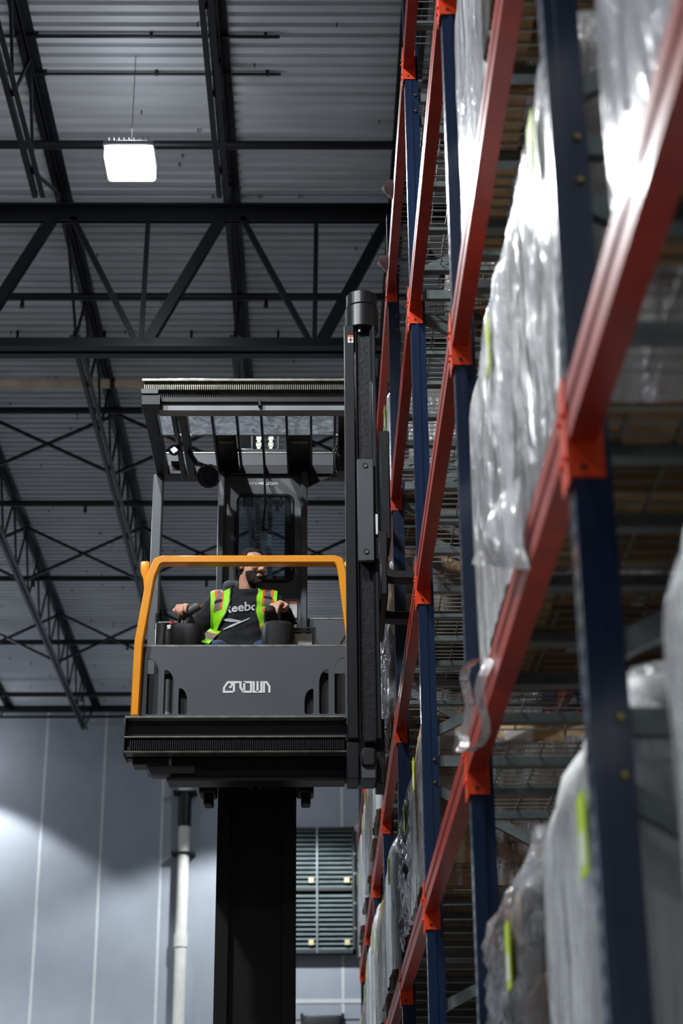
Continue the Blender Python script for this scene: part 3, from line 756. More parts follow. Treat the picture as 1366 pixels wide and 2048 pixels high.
# --- chassis and mast on the ground
ch = MB().loft([(-0.37, 12.2, 0.12, 0.62, 1.15), (-0.37, 12.2, 1.35, 0.62, 1.15), (-0.37, 12.25, 1.5, 0.56, 1.05)], 24, 8).build('chassis', M_TRUCK, T, smooth=True)
for sx in (-0.78, 0.04):
    bx('outrigger', M_BLACK, T, sx-0.1, sx+0.1, 9.9, 11.2, 0.1, 0.34, 0.02)
    MB().cyl((sx-0.06, 10.1, 0.16), (sx+0.06, 10.1, 0.16), 0.16, n=24).build('wheel', M_RUB, T, smooth=True)
MB().cyl((-0.45, 12.9, 0.17), (-0.29, 12.9, 0.17), 0.17, n=24).build('wheel', M_RUB, T, smooth=True)
for x0, x1 in ((-0.625, -0.545), (-0.215, -0.135)):
    mb = MB(); mb.box(x0, x1, 10.74, 10.76, 0.3, 6.86); mb.box((x0+x1)/2-0.012, (x0+x1)/2+0.012, 10.76, 11.18, 0.3, 6.86); mb.box(x0, x1, 11.16, 11.18, 0.3, 6.86)
    mb.build('mast_rail', M_DARK, T)
bx('mast_cover', M_DARK, T, -0.545, -0.215, 10.79, 10.82, 0.3, 4.42, 0.003)
for z in (0.9, 2.4, 3.75): bx('mast_crossbar', M_DARK, T, -0.55, -0.21, 10.83, 11.1, z, z+0.08, 0.004)
bx('mast_crosshead', M_BLACK, T, -0.64, -0.12, 10.86, 11.2, 6.62, 6.72, 0.006)
for x in (-0.405, -0.32):
    MB().cyl((x-0.022, 11.0, 6.78), (x+0.022, 11.0, 6.78), 0.07, n=20).build('chain_pulley', M_BLACK, T, smooth=True)
    mb = MB()
    for k in range(52):
        z = 5.5+k*0.026
        w = 0.017 if k % 2 else 0.012
        mb.box(x-w, x+w, 10.925, 10.937, z, z+0.017)
        mb.box(x-0.02, x+0.02, 10.922, 10.94, z+0.017, z+0.022)
    tag(mb.build('lift_chain', M_CHAIN, T), kind='stuff')
for x in (-0.5, -0.475, -0.445, -0.245): MB().tube([(x, 10.92, 6.3), (x, 10.92, 6.7), (x, 10.96, 6.76), (x, 11.02, 6.72)], 0.009, 8).build('hydraulic_hose', M_RUB, T, smooth=True)
for x in (-0.452, -0.268): bx('pulley_bracket', M_TRUCK, T, x-0.008, x+0.008, 10.9, 11.05, 6.6, 6.86, 0.003)
# --- platform
bx('platform_floor', M_BLACK, T, -1.07, 0.36, 9.72, 10.72, 4.34, 4.42, 0.01)
bx('platform_beam', M_BLACK, T, -1.098, 0.37, 9.68, 9.80, 4.19, 4.402, 0.004)
bx('top_flange', M_EDGE, T, -1.105, 0.16, 9.615, 9.80, 4.402, 4.414, 0.002)
bx('beam_end_plate', M_BLACK, T, -1.106, -1.098, 9.615, 9.80, 4.185, 4.402, 0.002)
bx('middle_flange', M_EDGE, T, -1.105, 0.165, 9.605, 9.70, 4.282, 4.291, 0.002)
bx('gear_rack_bed', M_BLACK, T, -1.09, 0.165, 9.64, 9.70, 4.2, 4.28, 0.002)
def gear(name, x0, x1, y0, y1, z0, z1, m, pitch=0.0127):
    mb = MB(); x = x0
    while x < x1: mb.box(x, x+pitch*0.45, y0, y1, z0, z1); x += pitch
    return tag(mb.build(name, m, T), kind='stuff')
gear('gear_teeth', -1.07, 0.16, 9.612, 9.642, 4.212, 4.268, M_BLACK)
bx('lower_flange', mat('worn_lower_edge', '5b5b52', 0.4, 0.5, var=0.4, scale=12), T, -1.1, 0.17, 9.6, 9.72, 4.19, 4.204, 0.003)
bx('left_skid', M_BLACK, T, -1.06, -0.86, 9.7, 9.82, 4.15, 4.19, 0.004)
MB().prism_xz([(-0.985, 4.15), (-0.955, 4.1), (-0.7, 4.1), (-0.7, 4.15)], 9.72, 9.84).build('left_step', M_TRUCK, T, 0.004)
bx('underbeam', M_DARK, T, -0.84, 0.2, 9.74, 9.86, 4.075, 4.2, 0.004)
bx('under_flange', M_BLACK, T, -0.86, 0.16, 9.7, 9.86, 4.055, 4.078, 0.004)
for s, x0, x1 in ((-1, -0.74, -0.63), (1, -0.13, -0.02)):
    b_ = bx('roller_bracket', M_DARK, T, x0, x1, 10.62, 10.8, 4.22, 4.34, 0.01)
    MB().box(x0+0.03, x1-0.02, 10.63, 10.75, 4.15, 4.225).build('guide_roller', M_DARK, b_, 0.008)
for x in (-0.42, -0.36): MB().cyl((x, 10.735, 4.28), (x, 10.72, 4.28), 0.01, n=8).build('bolt', M_EDGE, T)
# --- front panel with slots
def slot(x0, x1, z0, zt, up_left):
    r = 0.008; h = zt-z0
    p = [(x0+r, z0), (x1-r, z0), (x1, z0+r)]
    n = 6; w = x1-x0-0.006; c = min(0.085, h*0.5)
    arc = [(x1-w*math.sin(math.pi/2*i/n)*1.0, 0) for i in range(n+1)]
    top = [(x1, zt-c)]
    for i in range(1, n+1):
        a = math.pi/2*i/n; top.append((x1-w*(1-math.cos(a)), zt-c+c*math.sin(a)))
    p += top+[(x0, zt-0.006), (x0, z0+r)]
    if not up_left: p = [(x0+x1-a, b) for a, b in reversed(p)]
    return p
holes = [slot(-0.992, -0.926, 4.44, 4.782, True), slot(-0.893, -0.837, 4.44, 4.712, True), slot(-0.805, -0.755, 4.44, 4.6, True),
         slot(-0.072, -0.02, 4.44, 4.594, False), slot(0.013, 0.068, 4.44, 4.712, False), slot(0.103, 0.165, 4.44, 4.784, False)]
plate_xz('front_panel', M_TRUCK, T, [(-1.038, 4.414), (0.33, 4.414), (0.32, 4.853), (-1.02, 4.853)], holes, 9.675, 9.69)
bx('panel_lip', M_EDGE, T, -1.018, 0.32, 9.676, 9.73, 4.853, 4.868, 0.003)
bx('kick_pad', M_DARK, T, -1.02, 0.3, 9.715, 9.73, 4.42, 4.7)
MB().cyl((-0.875, 9.71, 4.44), (-0.875, 9.71, 4.66), 0.02, n=12).build('pedal_cylinder', M_TRUCK, T, smooth=True)
MB().cyl((-0.87, 9.705, 4.435), (-0.87, 9.705, 4.46), 0.022, n=12).build('cylinder_cap', M_EDGE, T, smooth=True)
bx('red_tab', M_RED, T, -0.9, -0.89, 9.7, 9.71, 4.44, 4.49)
# lettering on the panel, cut as flat shapes
def stroke_letter(segs, w):
    mb = MB()
    for pl in segs:
        mb.sweep([(x, 9.6735, z) for x, z in pl], w, 0.003)
    return mb
LT = empty('lettering_group', (0, 0, 0)); bpy.data.objects.remove(LT)
s_ = 0.0585; zb = 4.5755; w_ = 0.0125
def L_(x, z): return (x, zb+z*s_)
cx = -0.546
letters = {
 'C': [[L_(cx+0.050, 0.62), L_(cx+0.050, 1), L_(cx+0.026, 1), L_(cx+0.004, 0.42), L_(cx+0.004, 0), L_(cx+0.058, 0)], [L_(cx+0.034, 0.5), L_(cx+0.050, 0.5)]],
 'R': [[L_(cx+0.062, 0), L_(cx+0.062, 1), L_(cx+0.100, 1), L_(cx+0.100, 0.45), L_(cx+0.118, 0)]],
 'O': [[L_(cx+0.122, 1), L_(cx+0.122, 0), L_(cx+0.162, 0), L_(cx+0.162, 1), L_(cx+0.116, 1)]],
 'W': [[L_(cx+0.177, 1.1), L_(cx+0.177, 0), L_(cx+0.222, 0), L_(cx+0.222, 1.1)], [L_(cx+0.1995, 0.0), L_(cx+0.1995, 1.1)]],
 'N': [[L_(cx+0.237, -0.1), L_(cx+0.237, 1), L_(cx+0.252, 1), L_(cx+0.269, 0.55), L_(cx+0.269, -0.1)]]}
for k, sg in letters.items():
    tag(stroke_letter(sg, w_).build('letter', M_WHITE, T), 'white letter '+k)
# --- orange rail
MB().sweep([(-1.052, 9.66, 4.42), (-1.045, 9.65, 4.86), (-0.99, 9.65, 5.28), (-0.955, 9.65, 5.375), (-0.925, 9.65, 5.388), (0.105, 9.65, 5.388), (0.135, 9.65, 5.378), (0.155, 9.65, 5.3), (0.19, 9.65, 4.98), (0.24, 9.66, 4.42)], 0.05, 0.07).build('orange_guard_rail', M_YEL, T, 0.008)
bx('orange_side_post', M_YEL, T, 0.335, 0.375, 9.7, 9.78, 4.43, 5.02, 0.006)
def paddle(x):
    return MB().loft([(x, 9.72, 5.25, 0.008, 0.01), (x, 9.72, 5.3, 0.014, 0.014), (x-0.006, 9.72, 5.345, 0.026, 0.02), (x-0.006, 9.72, 5.4, 0.028, 0.02), (x-0.006, 9.72, 5.41, 0.022, 0.016)], 12, 5).build('orange_paddle_handle', M_YEL, T, smooth=True)
paddle(-1.03); paddle(0.20)
MB().cyl((-1.03, 9.72, 5.25), (-1.02, 9.7, 5.2), 0.008, n=8).build('paddle_pivot', M_YEL, T)
# --- overhead guard
bx('guard_top_flange', M_RACKG, T, -1.09, 0.36, 9.58, 9.7, 6.572, 6.59, 0.002)
gear('guard_gear_teeth', -1.075, 0.17, 9.6, 9.64, 6.522, 6.572, M_RACKG)
bx('guard_front_beam', M_BLACK, T, -1.07, 0.36, 9.64, 9.72, 6.455, 6.572, 0.003)
bx('guard_lower_plate', mat('bare_guard_plate', '83878a', 0.45, 0.1), T, -0.985, 0.36, 9.66, 9.74, 6.405, 6.458, 0.003)
bx('guard_end_cap', M_TRUCK, T, -1.093, -0.985, 9.59, 9.72, 6.488, 6.524, 0.003)
bx('guard_corner_block', M_BLACK, T, -1.09, -0.97, 9.6, 9.74, 6.415, 6.49, 0.004)
bx('guard_bolt_head', M_BLACK, T, -0.365, -0.345, 9.63, 9.66, 6.425, 6.47, 0.003)
bx('roof_side_beam', M_BLACK, T, -1.085, -1.005, 9.72, 10.76, 6.42, 6.5, 0.006)
bx('roof_side_beam', M_BLACK, T, 0.27, 0.35, 9.72, 10.76, 6.42, 6.5, 0.006)
xs = [-0.998, -0.665, -0.508, -0.352, -0.192, -0.035, 0.118, 0.265]
for x in xs[1:-1]: bx('roof_bar', M_BLACK, T, x-0.007, x+0.007, 9.74, 10.76, 6.44, 6.5, 0.002)
for x0, x1 in ((-0.918, -0.888), (-0.872, -0.822)): bx('roof_bar', M_BLACK, T, x0, x1, 9.74, 10.76, 6.42, 6.48, 0.003)
bx('roof_bar', M_BLACK, T, 0.14, 0.19, 9.74, 10.76, 6.42, 6.48, 0.003)
pn = [(-1.005, -0.918), (-0.822, -0.672), (-0.658, -0.515), (-0.501, -0.359), (-0.345, -0.199), (-0.185, -0.042), (-0.028, 0.111)]
for a, b in pn: bx('roof_pane', M_ROOFGL, T, a, b, 9.76, 10.2, 6.5, 6.506)
bx('pane_edge_rail', M_EDGE, T, -1.0, 0.14, 10.2, 10.21, 6.496, 6.51)
for x0, x1 in ((-0.665, -0.528), (-0.188, -0.036)):
    st = bx('roof_strap', M_BLACK, T, x0, x1, 10.2, 10.74, 6.49, 6.5, 0.003)
    bx('strap_plate', M_BRASS, st, x0+0.02, x1-0.02, 10.26, 10.3, 6.484, 6.49)
bx('rear_crossbar', M_TRUCK, T, -1.06, 0.33, 10.69, 10.76, 6.5, 6.6, 0.004)
bx('rear_crossbar_lip', M_EDGE, T, -1.06, 0.33, 10.685, 10.76, 6.6, 6.608)
bx('rear_underbar', M_BLACK, T, -1.07, 0.33, 10.66, 10.78, 6.43, 6.5, 0.005)
MB().prism_xz([(-0.985, 6.5), (-0.985, 6.56), (-0.92, 6.53), (-0.92, 6.5)], 10.6, 10.69).build('corner_gusset', M_TRUCK, T)
bx('cab_rear_post', M_TRUCK, T, -1.105, -1.04, 10.66, 10.76, 4.42, 6.43, 0.006)
MB().prism_xz([(-0.06, 6.43), (0.26, 6.43), (0.1, 6.43), (-0.06, 6.34)], 10.68, 10.7).build('roof_gusset', M_BLACK, T)
# --- mast-side rear wall of the cab
wz0, wz1, wx0, wx1 = 5.66, 6.29, -0.545, -0.158
plate_xz('rear_cab_panel', M_TRUCK, T, [(-0.63, 4.42), (-0.09, 4.42), (-0.09, 6.45), (-0.63, 6.45)], [roundrect(wx0, wx1, wz0, wz1, 0.05)], 10.69, 10.71)
bx('rear_cab_pillar', M_TRUCK, T, -0.662, -0.618, 10.63, 10.71, 4.42, 6.44, 0.008)
bx('rear_cab_pillar', M_TRUCK, T, -0.105, -0.062, 10.63, 10.71, 4.42, 6.44, 0.008)
pts = [(x, 10.688, z) for x, z in roundrect(wx0+0.004, wx1-0.004, wz0+0.004, wz1-0.004, 0.048)]
wf = MB().tube(pts, 0.012, 8, True).build('window_seal', M_RUB, T, smooth=True)
plate_xz('window_pane', M_WINGL, T, roundrect(wx0, wx1, wz0, wz1, 0.05), [], 10.692, 10.698)
me = text_mesh('crown.com', 0.043, 0.0009, 0.0008)
to = link('panel_lettering', me, M_WHITE, T); to.rotation_euler = (math.pi/2, 0, 0); to.location = Vector((-0.458, 10.687, 6.362))-T.location
bx('rear_wall_right', M_TRUCK, T, -0.062, 0.33, 10.69, 10.71, 4.42, 5.395, 0.003)
bx('rear_wall_edge', M_EDGE, T, -0.06, 0.33, 10.688, 10.712, 5.395, 5.405)
lb = bx('warning_label', M_PAPER, T, -0.178, -0.13, 10.68, 10.688, 5.4, 5.515)
bx('label_header', M_STRIPO, lb, -0.178, -0.13, 10.678, 10.68, 5.5, 5.515)
MB().tube([(0.0, 10.68, 5.05), (0.08, 10.6, 5.08), (0.14, 10.55, 5.15), (0.22, 10.55, 5.3)], 0.007, 8).build('wire', M_RUB, T, smooth=True)
# --- cable hanging from the roof
MB().tube([(-0.352, 10.22, 6.49), (-0.35, 10.5, 6.4), (-0.345, 10.64, 6.2), (-0.36, 10.64, 6.0)], 0.007, 8).build('coiled_cable', M_RUB, T, smooth=True)
# --- fan and lamp
fan = empty('cab_fan', (0, 0, 0)); fan.parent = T
fc = Vector((-0.70, 10.22, 6.213)); fd = Vector((0.25, -0.85, -0.35)).normalized()
fan.location = fc-T.location
R_ = fd.to_track_quat('Z', 'Y').to_matrix()
def fp(v): return fc+R_ @ Vector(v)
mb = MB()
for k in range(9):
    t = -0.9+k*0.225; r = 0.078*math.sqrt(max(0.02, 1-t*t)); z = 0.045*t
    mb.tube([fp((r*math.cos(a), r*math.sin(a), z)) for a in [i*math.pi/12 for i in range(24)]], 0.0016, 5, True)
for k in range(20):
    a = k*math.pi/10
    mb.tube([fp((0.078*math.cos(t)*math.cos(a), 0.078*math.cos(t)*math.sin(a), 0.045*math.sin(t))) for t in [-1.3+i*0.26 for i in range(11)]], 0.0013, 5)
tag(mb.build('fan_cage', M_BLACK, fan), kind='stuff')
MB().cyl(fp((0, 0, -0.03)), fp((0, 0, -0.024)), 0.072, n=24).build('fan_back', M_RUB, fan, smooth=True)
MB().cyl(fp((0, 0, -0.045)), fp((0, 0, 0.02)), 0.03, 0.022, 14).build('fan_motor', M_RUB, fan, smooth=True)
for k in range(4):
    a = k*math.pi/2; q = [fp((0.015*math.cos(a), 0.015*math.sin(a), 0)), fp((0.068*math.cos(a-0.4), 0.068*math.sin(a-0.4), 0.008)), fp((0.068*math.cos(a+0.4), 0.068*math.sin(a+0.4), -0.012))]
    mb = MB().add(q+[p+fd*0.003 for p in q], [(0, 1, 2), (5, 4, 3), (0, 3, 4, 1), (1, 4, 5, 2), (2, 5, 3, 0)]); mb.build('fan_blade', M_RUB, fan)
MB().tube([fp((0, 0, -0.04)), fc+Vector((-0.03, 0.03, 0.09)), (-0.79, 10.3, 6.34), (-0.845, 10.3, 6.43)], [0.012, 0.014, 0.02, 0.016], 10).build('fan_arm', M_BLACK, fan, smooth=True)
lp = empty('cab_spot_lamp', (0, 0, 0)); lp.parent = T; lc = Vector((-0.93, 10.22, 6.40)); lp.location = lc-T.location
MB().cyl(lc+Vector((0.0, 0.05, 0.01)), lc+Vector((0, -0.01, -0.005)), 0.024, 0.037, 16).build('lamp_shell', M_BLACK, lp, smooth=True)
MB().cyl(lc+Vector((0, -0.01, -0.005)), lc+Vector((0, -0.014, -0.006)), 0.033, n=16).build('lamp_face', M_RUB, lp, smooth=True)
a = Matrix.Rotation(math.pi/4+0.1, 4, 'Y'); a.translation = lc+Vector((0, -0.016, -0.006))
MB().box(-0.019, 0.019, -0.003, 0, -0.019, 0.019, a).build('lamp_chip', M_CHIP, lp, 0.003)
MB().cyl(lc+Vector((0.02, 0.03, 0)), (-0.9, 10.26, 6.43), 0.01, n=8).build('lamp_stem', M_BLACK, lp)
m2 = empty('cab_side_lamp', (0, 0, 0)); m2.parent = T; m2.location = Vector((0.165, 10.2, 6.38))-T.location
MB().loft([(0.165, 10.2, 6.22, 0.04, 0.04), (0.165, 10.2, 6.33, 0.05, 0.04), (0.165, 10.2, 6.43, 0.02, 0.02)], 14, 3).build('lamp_shell', M_BLACK, m2, smooth=True)
MB().tube([(0.12, 10.17, 6.3), (0.11, 10.17, 6.37), (0.15, 10.18, 6.43)], 0.006, 8).build('lamp_loop', M_EDGE, m2, smooth=True)
# --- auxiliary mast
aux = empty('auxiliary_mast', (0, 0, 0)); aux.parent = T; aux.location = Vector((0.27, 9.5, 4.2))-T.location
bx('left_rail', M_BLACK, aux, 0.172, 0.235, 9.42, 9.58, 4.22, 6.88, 0.006)
bx('rail_edge', M_EDGE, aux, 0.1705, 0.173, 9.42, 9.428, 4.3, 6.86)
bx('inner_channel', M_GREASE, aux, 0.25, 0.33, 9.46, 9.5, 4.22, 6.88)
bx('channel_lip', M_BLACK, aux, 0.237, 0.25, 9.44, 9.56, 4.22, 6.88, 0.003)
bx('channel_lip', M_BLACK, aux, 0.33, 0.338, 9.43, 9.56, 4.22, 6.88, 0.002)
bx('right_rail', M_BLACK, aux, 0.34, 0.366, 9.42, 9.58, 4.22, 6.88, 0.006)
mt = MB().cyl((0.285, 9.5, 6.87), (0.285, 9.5, 7.03), 0.105, n=32).build('swivel_motor', M_BLACK, aux, 0.006, smooth=True)
MB().cyl((0.285, 9.5, 7.03), (0.285, 9.5, 7.13), 0.098, n=32).build('motor_cap', M_BLACK, mt, 0.012, smooth=True)
MB().cyl((0.27, 9.44, 6.84), (0.27, 9.44, 6.87), 0.012, n=10).build('motor_plug', M_EDGE, mt, smooth=True)
st = bx('warning_sticker', M_PAPER, aux, 0.194, 0.229, 9.416, 9.42, 6.752, 6.805)
bx('sticker_header', M_STRIPO, st, 0.194, 0.229, 9.4145, 9.416, 6.793, 6.805)
mb = MB().box(0.2, 0.223, 9.4145, 9.416, 6.771, 6.776).box(0.209, 0.214, 9.4145, 9.416, 6.757, 6.79); mb.build('sticker_mark', M_INK, st)
cr = bx('carriage_plate', M_TRUCK, aux, 0.24, 0.34, 9.37, 9.4, 5.275, 5.935, 0.006)
for z in (5.89, 5.335):
    MB().cyl((0.29, 9.371, z), (0.29, 9.366, z), 0.017, n=16).build('bolt_recess', M_INK, cr, smooth=True)
    MB().cyl((0.293, 9.367, z-0.006), (0.293, 9.362, z-0.006), 0.008, n=10).build('bolt_head', M_EDGE, cr, smooth=True)
bx('carriage_spacer', M_DARK, aux, 0.26, 0.36, 9.4, 9.46, 5.3, 5.9)
fh = bx('fork_head', M_BLACK, aux, 0.374, 0.437, 9.34, 9.62, 5.40, 6.11, 0.008)
bx('head_wear_strip', M_LED, fh, 0.347, 0.362, 9.385, 9.4, 5.45, 5.58, 0.002)
bx('fork_spindle', M_DARK, aux, 0.36, 0.42, 9.4, 10.05, 5.2, 5.42, 0.01)
bx('fork_crossbar', M_DARK, aux, 0.365, 0.41, 9.26, 10.08, 5.02, 5.26, 0.01)
for y in (9.32, 10.0):
    MB().sweep([(0.385, y, 5.42), (0.385, y, 5.24), (0.395, y, 5.185), (0.42, y, 5.158), (0.46, y, 5.15), (0.61, y, 5.15)], 0.05, 0.11).build('fork', M_DARK, aux, 0.006)
bs = bx('mast_base', M_BLACK, aux, 0.168, 0.236, 9.42, 9.66, 3.99, 4.2, 0.006)
bx('base_block', M_TRUCK, bs, 0.24, 0.335, 9.44, 9.66, 3.99, 4.15, 0.01)
bx('base_clamp', M_RUB, bs, 0.25, 0.33, 9.42, 9.5, 4.06, 4.17, 0.012)
bx('base_side_plate', M_DARK, bs, 0.335, 0.385, 9.5, 9.75, 3.98, 4.36, 0.006)
# --- seat and controls
MB().loft([(-0.45, 10.42, 4.78, 0.24, 0.25), (-0.45, 10.42, 4.82, 0.26, 0.27), (-0.45, 10.42, 4.86, 0.25, 0.26)], 24, 5).build('seat_cushion', M_RUB, T, smooth=True)
MB().loft([(-0.45, 10.62, 4.86, 0.22, 0.05), (-0.45, 10.63, 5.2, 0.22, 0.05), (-0.45, 10.64, 5.32, 0.18, 0.04)], 24, 4).build('seat_back', M_RUB, T, smooth=True)
bx('seat_pedestal', M_BLACK, T, -0.6, -0.3, 10.3, 10.6, 4.42, 4.79, 0.01)
lc_ = MB().loft([(-0.80, 10.02, 4.72, 0.10, 0.12), (-0.80, 10.0, 4.95, 0.115, 0.14), (-0.80, 9.99, 5.03, 0.12, 0.15), (-0.80, 9.99, 5.065, 0.112, 0.14), (-0.80, 9.99, 5.075, 0.09, 0.11)], 28, 3.2).build('left_console', M_RUB, T, smooth=True)
for k, r in enumerate((0.062, 0.054, 0.046, 0.04)):
    MB().cyl((-0.79, 9.99, 5.075+k*0.018), (-0.79, 9.99, 5.09+k*0.018), r, r-0.004, 20).build('bellows_ring', M_RUB, lc_, smooth=True)
MB().cap((-0.82, 9.97, 5.16), (-0.735, 9.95, 5.205), 0.026, 0.03).build('steering_grip', mat('grip_grey', '55595b', 0.45), lc_, smooth=True)
MB().cyl((-0.735, 9.95, 5.2), (-0.705, 9.94, 5.205), 0.011, 0.009, 12).build('orange_button', M_STRIPO, lc_, smooth=True)
bx('red_switch', M_RED, lc_, -0.89, -0.865, 9.86, 9.9, 5.06, 5.085, 0.004)
bx('white_switch', M_LED, lc_, -0.905, -0.88, 9.86, 9.9, 5.03, 5.06, 0.004)
rc_ = MB().loft([(-0.235, 10.02, 4.72, 0.09, 0.13), (-0.235, 10.0, 4.95, 0.1, 0.15), (-0.235, 9.99, 5.06, 0.102, 0.15), (-0.235, 9.99, 5.085, 0.09, 0.13)], 28, 3.2).build('right_console', M_RUB, T, smooth=True)
MB().loft([(-0.27, 9.98, 5.08, 0.05, 0.06), (-0.28, 9.96, 5.14, 0.045, 0.055), (-0.285, 9.95, 5.19, 0.035, 0.045), (-0.285, 9.95, 5.205, 0.02, 0.03)], 18, 3).build('control_handle', M_RUB, rc_, smooth=True)
MB().cyl((-0.318, 9.93, 5.175), (-0.325, 9.92, 5.175), 0.012, n=10).build('orange_button', M_STRIPO, rc_, smooth=True)
MB().cyl((-0.125, 9.99, 5.08), (-0.125, 9.99, 5.1), 0.016, n=12).build('key_switch', M_EDGE, rc_, smooth=True)
bx('side_bracket', M_BLACK, T, -0.985, -0.93, 9.98, 10.3, 4.42, 5.12, 0.006)
MB().cyl((-0.98, 10.1, 5.16), (-0.86, 10.1, 5.16), 0.006, n=8).build('bracket_rod', M_EDGE, T)
MB().cyl((-0.985, 10.05, 5.1), (-0.985, 10.05, 5.2), 0.012, n=8).build('bracket_post', M_BLACK, T)
ph = bx('document_pouch', M_WINGL, T, -0.138, -0.008, 9.98, 9.99, 4.9, 5.082)
bx('pouch_rim', M_EDGE, ph, -0.138, -0.006, 9.975, 9.98, 5.076, 5.084); bx('pouch_rim', M_EDGE, ph, -0.012, -0.005, 9.975, 9.98, 4.9, 5.08)
bx('paper_sheet', M_PAPER, ph, -0.135, -0.03, 9.974, 9.977, 4.9, 5.04)
MB().box(-0.13, -0.04, 9.974, 9.977, 5.05, 5.064).build('printed_strip', M_STRIPG, ph)

# ================================================================ OPERATOR
P = empty('person', (-0.46, 10.4, 4.42), 'seated operator in charcoal hoodie and lime hi-vis vest looking sideways', 'person')
def remesh(mb, vox, smooth_it, name, off):
    me = mb.mesh(name, off)
    me = evalmesh(me, [('REMESH', dict(mode='VOXEL', voxel_size=vox, adaptivity=0)), ('SMOOTH', dict(factor=0.5, iterations=smooth_it))], name)
    me.polygons.foreach_set('use_smooth', [True]*len(me.polygons)); me.materials.clear()
    return me
PO = P.location.copy()
HC = Vector((-0.418, 10.30, 5.605))          # head centre
yaw = math.radians(48); HR = Matrix.Rotation(yaw, 3, 'Z') @ Matrix.Rotation(math.radians(4), 3, 'X')
def hp(x, y, z): return HC + HR @ Vector((x, y, z))     # local: -y = face, z up
def hell(mb, c, r, n=20, m=14):
    t = MB().sphere((0, 0, 0), r, n, m); mb.add([hp(c[0]+v[0], c[1]+v[1], c[2]+v[2]) for v in t.v], t.f)
body = MB()
hell(body, (0, 0.012, 0.035), (0.075, 0.094, 0.092)); hell(body, (0, -0.012, -0.03), (0.066, 0.078, 0.09))
hell(body, (0, -0.045, -0.085), (0.045, 0.042, 0.036)); hell(body, (0, -0.07, -0.11), (0.026, 0.022, 0.018))
hell(body, (0, -0.098, -0.028), (0.013, 0.02, 0.016)); hell(body, (0, -0.088, 0.0), (0.009, 0.014, 0.03))
hell(body, (0, -0.086, 0.034), (0.05, 0.012, 0.011)); hell(body, (0, -0.086, -0.066), (0.024, 0.012, 0.007)); hell(body, (0, -0.084, -0.078), (0.021, 0.012, 0.006))
for s in (-1, 1):
    hell(body, (s*0.031, -0.078, 0.014), (0.014, 0.012, 0.011)); hell(body, (s*0.042, -0.07, -0.025), (0.02, 0.018, 0.018))
    hell(body, (s*0.078, 0.012, 0.0), (0.01, 0.022, 0.034)); hell(body, (s*0.014, -0.09, -0.036), (0.008, 0.01, 0.008))
body.cap((-0.452, 10.36, 5.42), tuple(hp(0, 0.02, -0.06)), 0.062, 0.058)
body.loft([(-0.46, 10.43, 4.88, 0.14, 0.1), (-0.46, 10.42, 5.1, 0.13, 0.09), (-0.458, 10.38, 5.3, 0.15, 0.095), (-0.455, 10.37, 5.4, 0.14, 0.08), (-0.455, 10.36, 5.44, 0.07, 0.06)], 20)
ARMS = [((-0.635, 10.38, 5.385), (-0.785, 10.34, 5.175), (-0.83, 10.06, 5.20)), ((-0.28, 10.38, 5.385), (-0.155, 10.34, 5.15), (-0.205, 10.05, 5.235))]
for a, b, c in ARMS:
    body.cap(a, b, 0.05, 0.042); body.cap(b, c, 0.04, 0.027)
LEGS = [((-0.55, 10.42, 4.95), (-0.6, 9.99, 4.93), (-0.6, 9.93, 4.53)), ((-0.37, 10.42, 4.95), (-0.33, 9.99, 4.93), (-0.33, 9.93, 4.53))]
for a, b, c in LEGS: body.cap(a, b, 0.075, 0.055); body.cap(b, c, 0.052, 0.036)
def hand(mb, wrist, palm, fwd, up, side, curls, thumb):
    """four separate curled fingers of unequal length and a thumb leaving the side of the palm"""
    wrist = Vector(wrist); palm = Vector(palm); fwd = Vector(fwd).normalized(); up = Vector(up); up = (up-fwd*up.dot(fwd)).normalized(); lat = fwd.cross(up)*side
    mb.cap(wrist, palm-fwd*0.02, 0.026, 0.026)
    for k in range(4):
        o = (k-1.5)*0.021
        base = palm+lat*o+fwd*0.028
        mb.cap(palm-fwd*0.03+lat*o*0.8, base, 0.0135, 0.0115, 10)
        ln = (0.036, 0.041, 0.039, 0.03)[k]; p = base; ang = 0.0
        for j, f_ in enumerate((1.0, 0.72, 0.58)):
            ang += curls[j]
            d = fwd*math.cos(ang)-up*math.sin(ang)
            q = p+d*ln*f_; r = (0.0105, 0.0095, 0.0085)
            mb.cap(p, q, r[j], r[j]-0.0008, 10); p = q
    b0 = palm-fwd*0.02-lat*0.034-up*0.005
    b1 = b0+(-lat*0.75+fwd*0.6-up*0.3).normalized()*0.038; b2 = b1+(fwd*thumb[0]+lat*thumb[1]-up*0.5).normalized()*0.03
    mb.cap(palm-fwd*0.02-lat*0.012, b0, 0.016, 0.014, 10); mb.cap(b0, b1, 0.0135, 0.011, 10); mb.cap(b1, b2, 0.011, 0.009, 10)
hand(body, (-0.83, 10.06, 5.205), (-0.815, 9.985, 5.222), (-0.25, -0.95, -0.1), (0, -0.1, 1), -1, (0.55, 0.75, 0.6), (0.8, 0.3))
hand(body, (-0.205, 10.05, 5.24), (-0.235, 9.985, 5.238), (-0.45, -0.75, -0.25), (-0.1, -0.3, 1), 1, (0.55, 0.5, 0.4), (0.8, 0.4))
bme = remesh(body, 0.005, 4, 'body', PO)
bo = link('body', bme, M_SKIN, P)
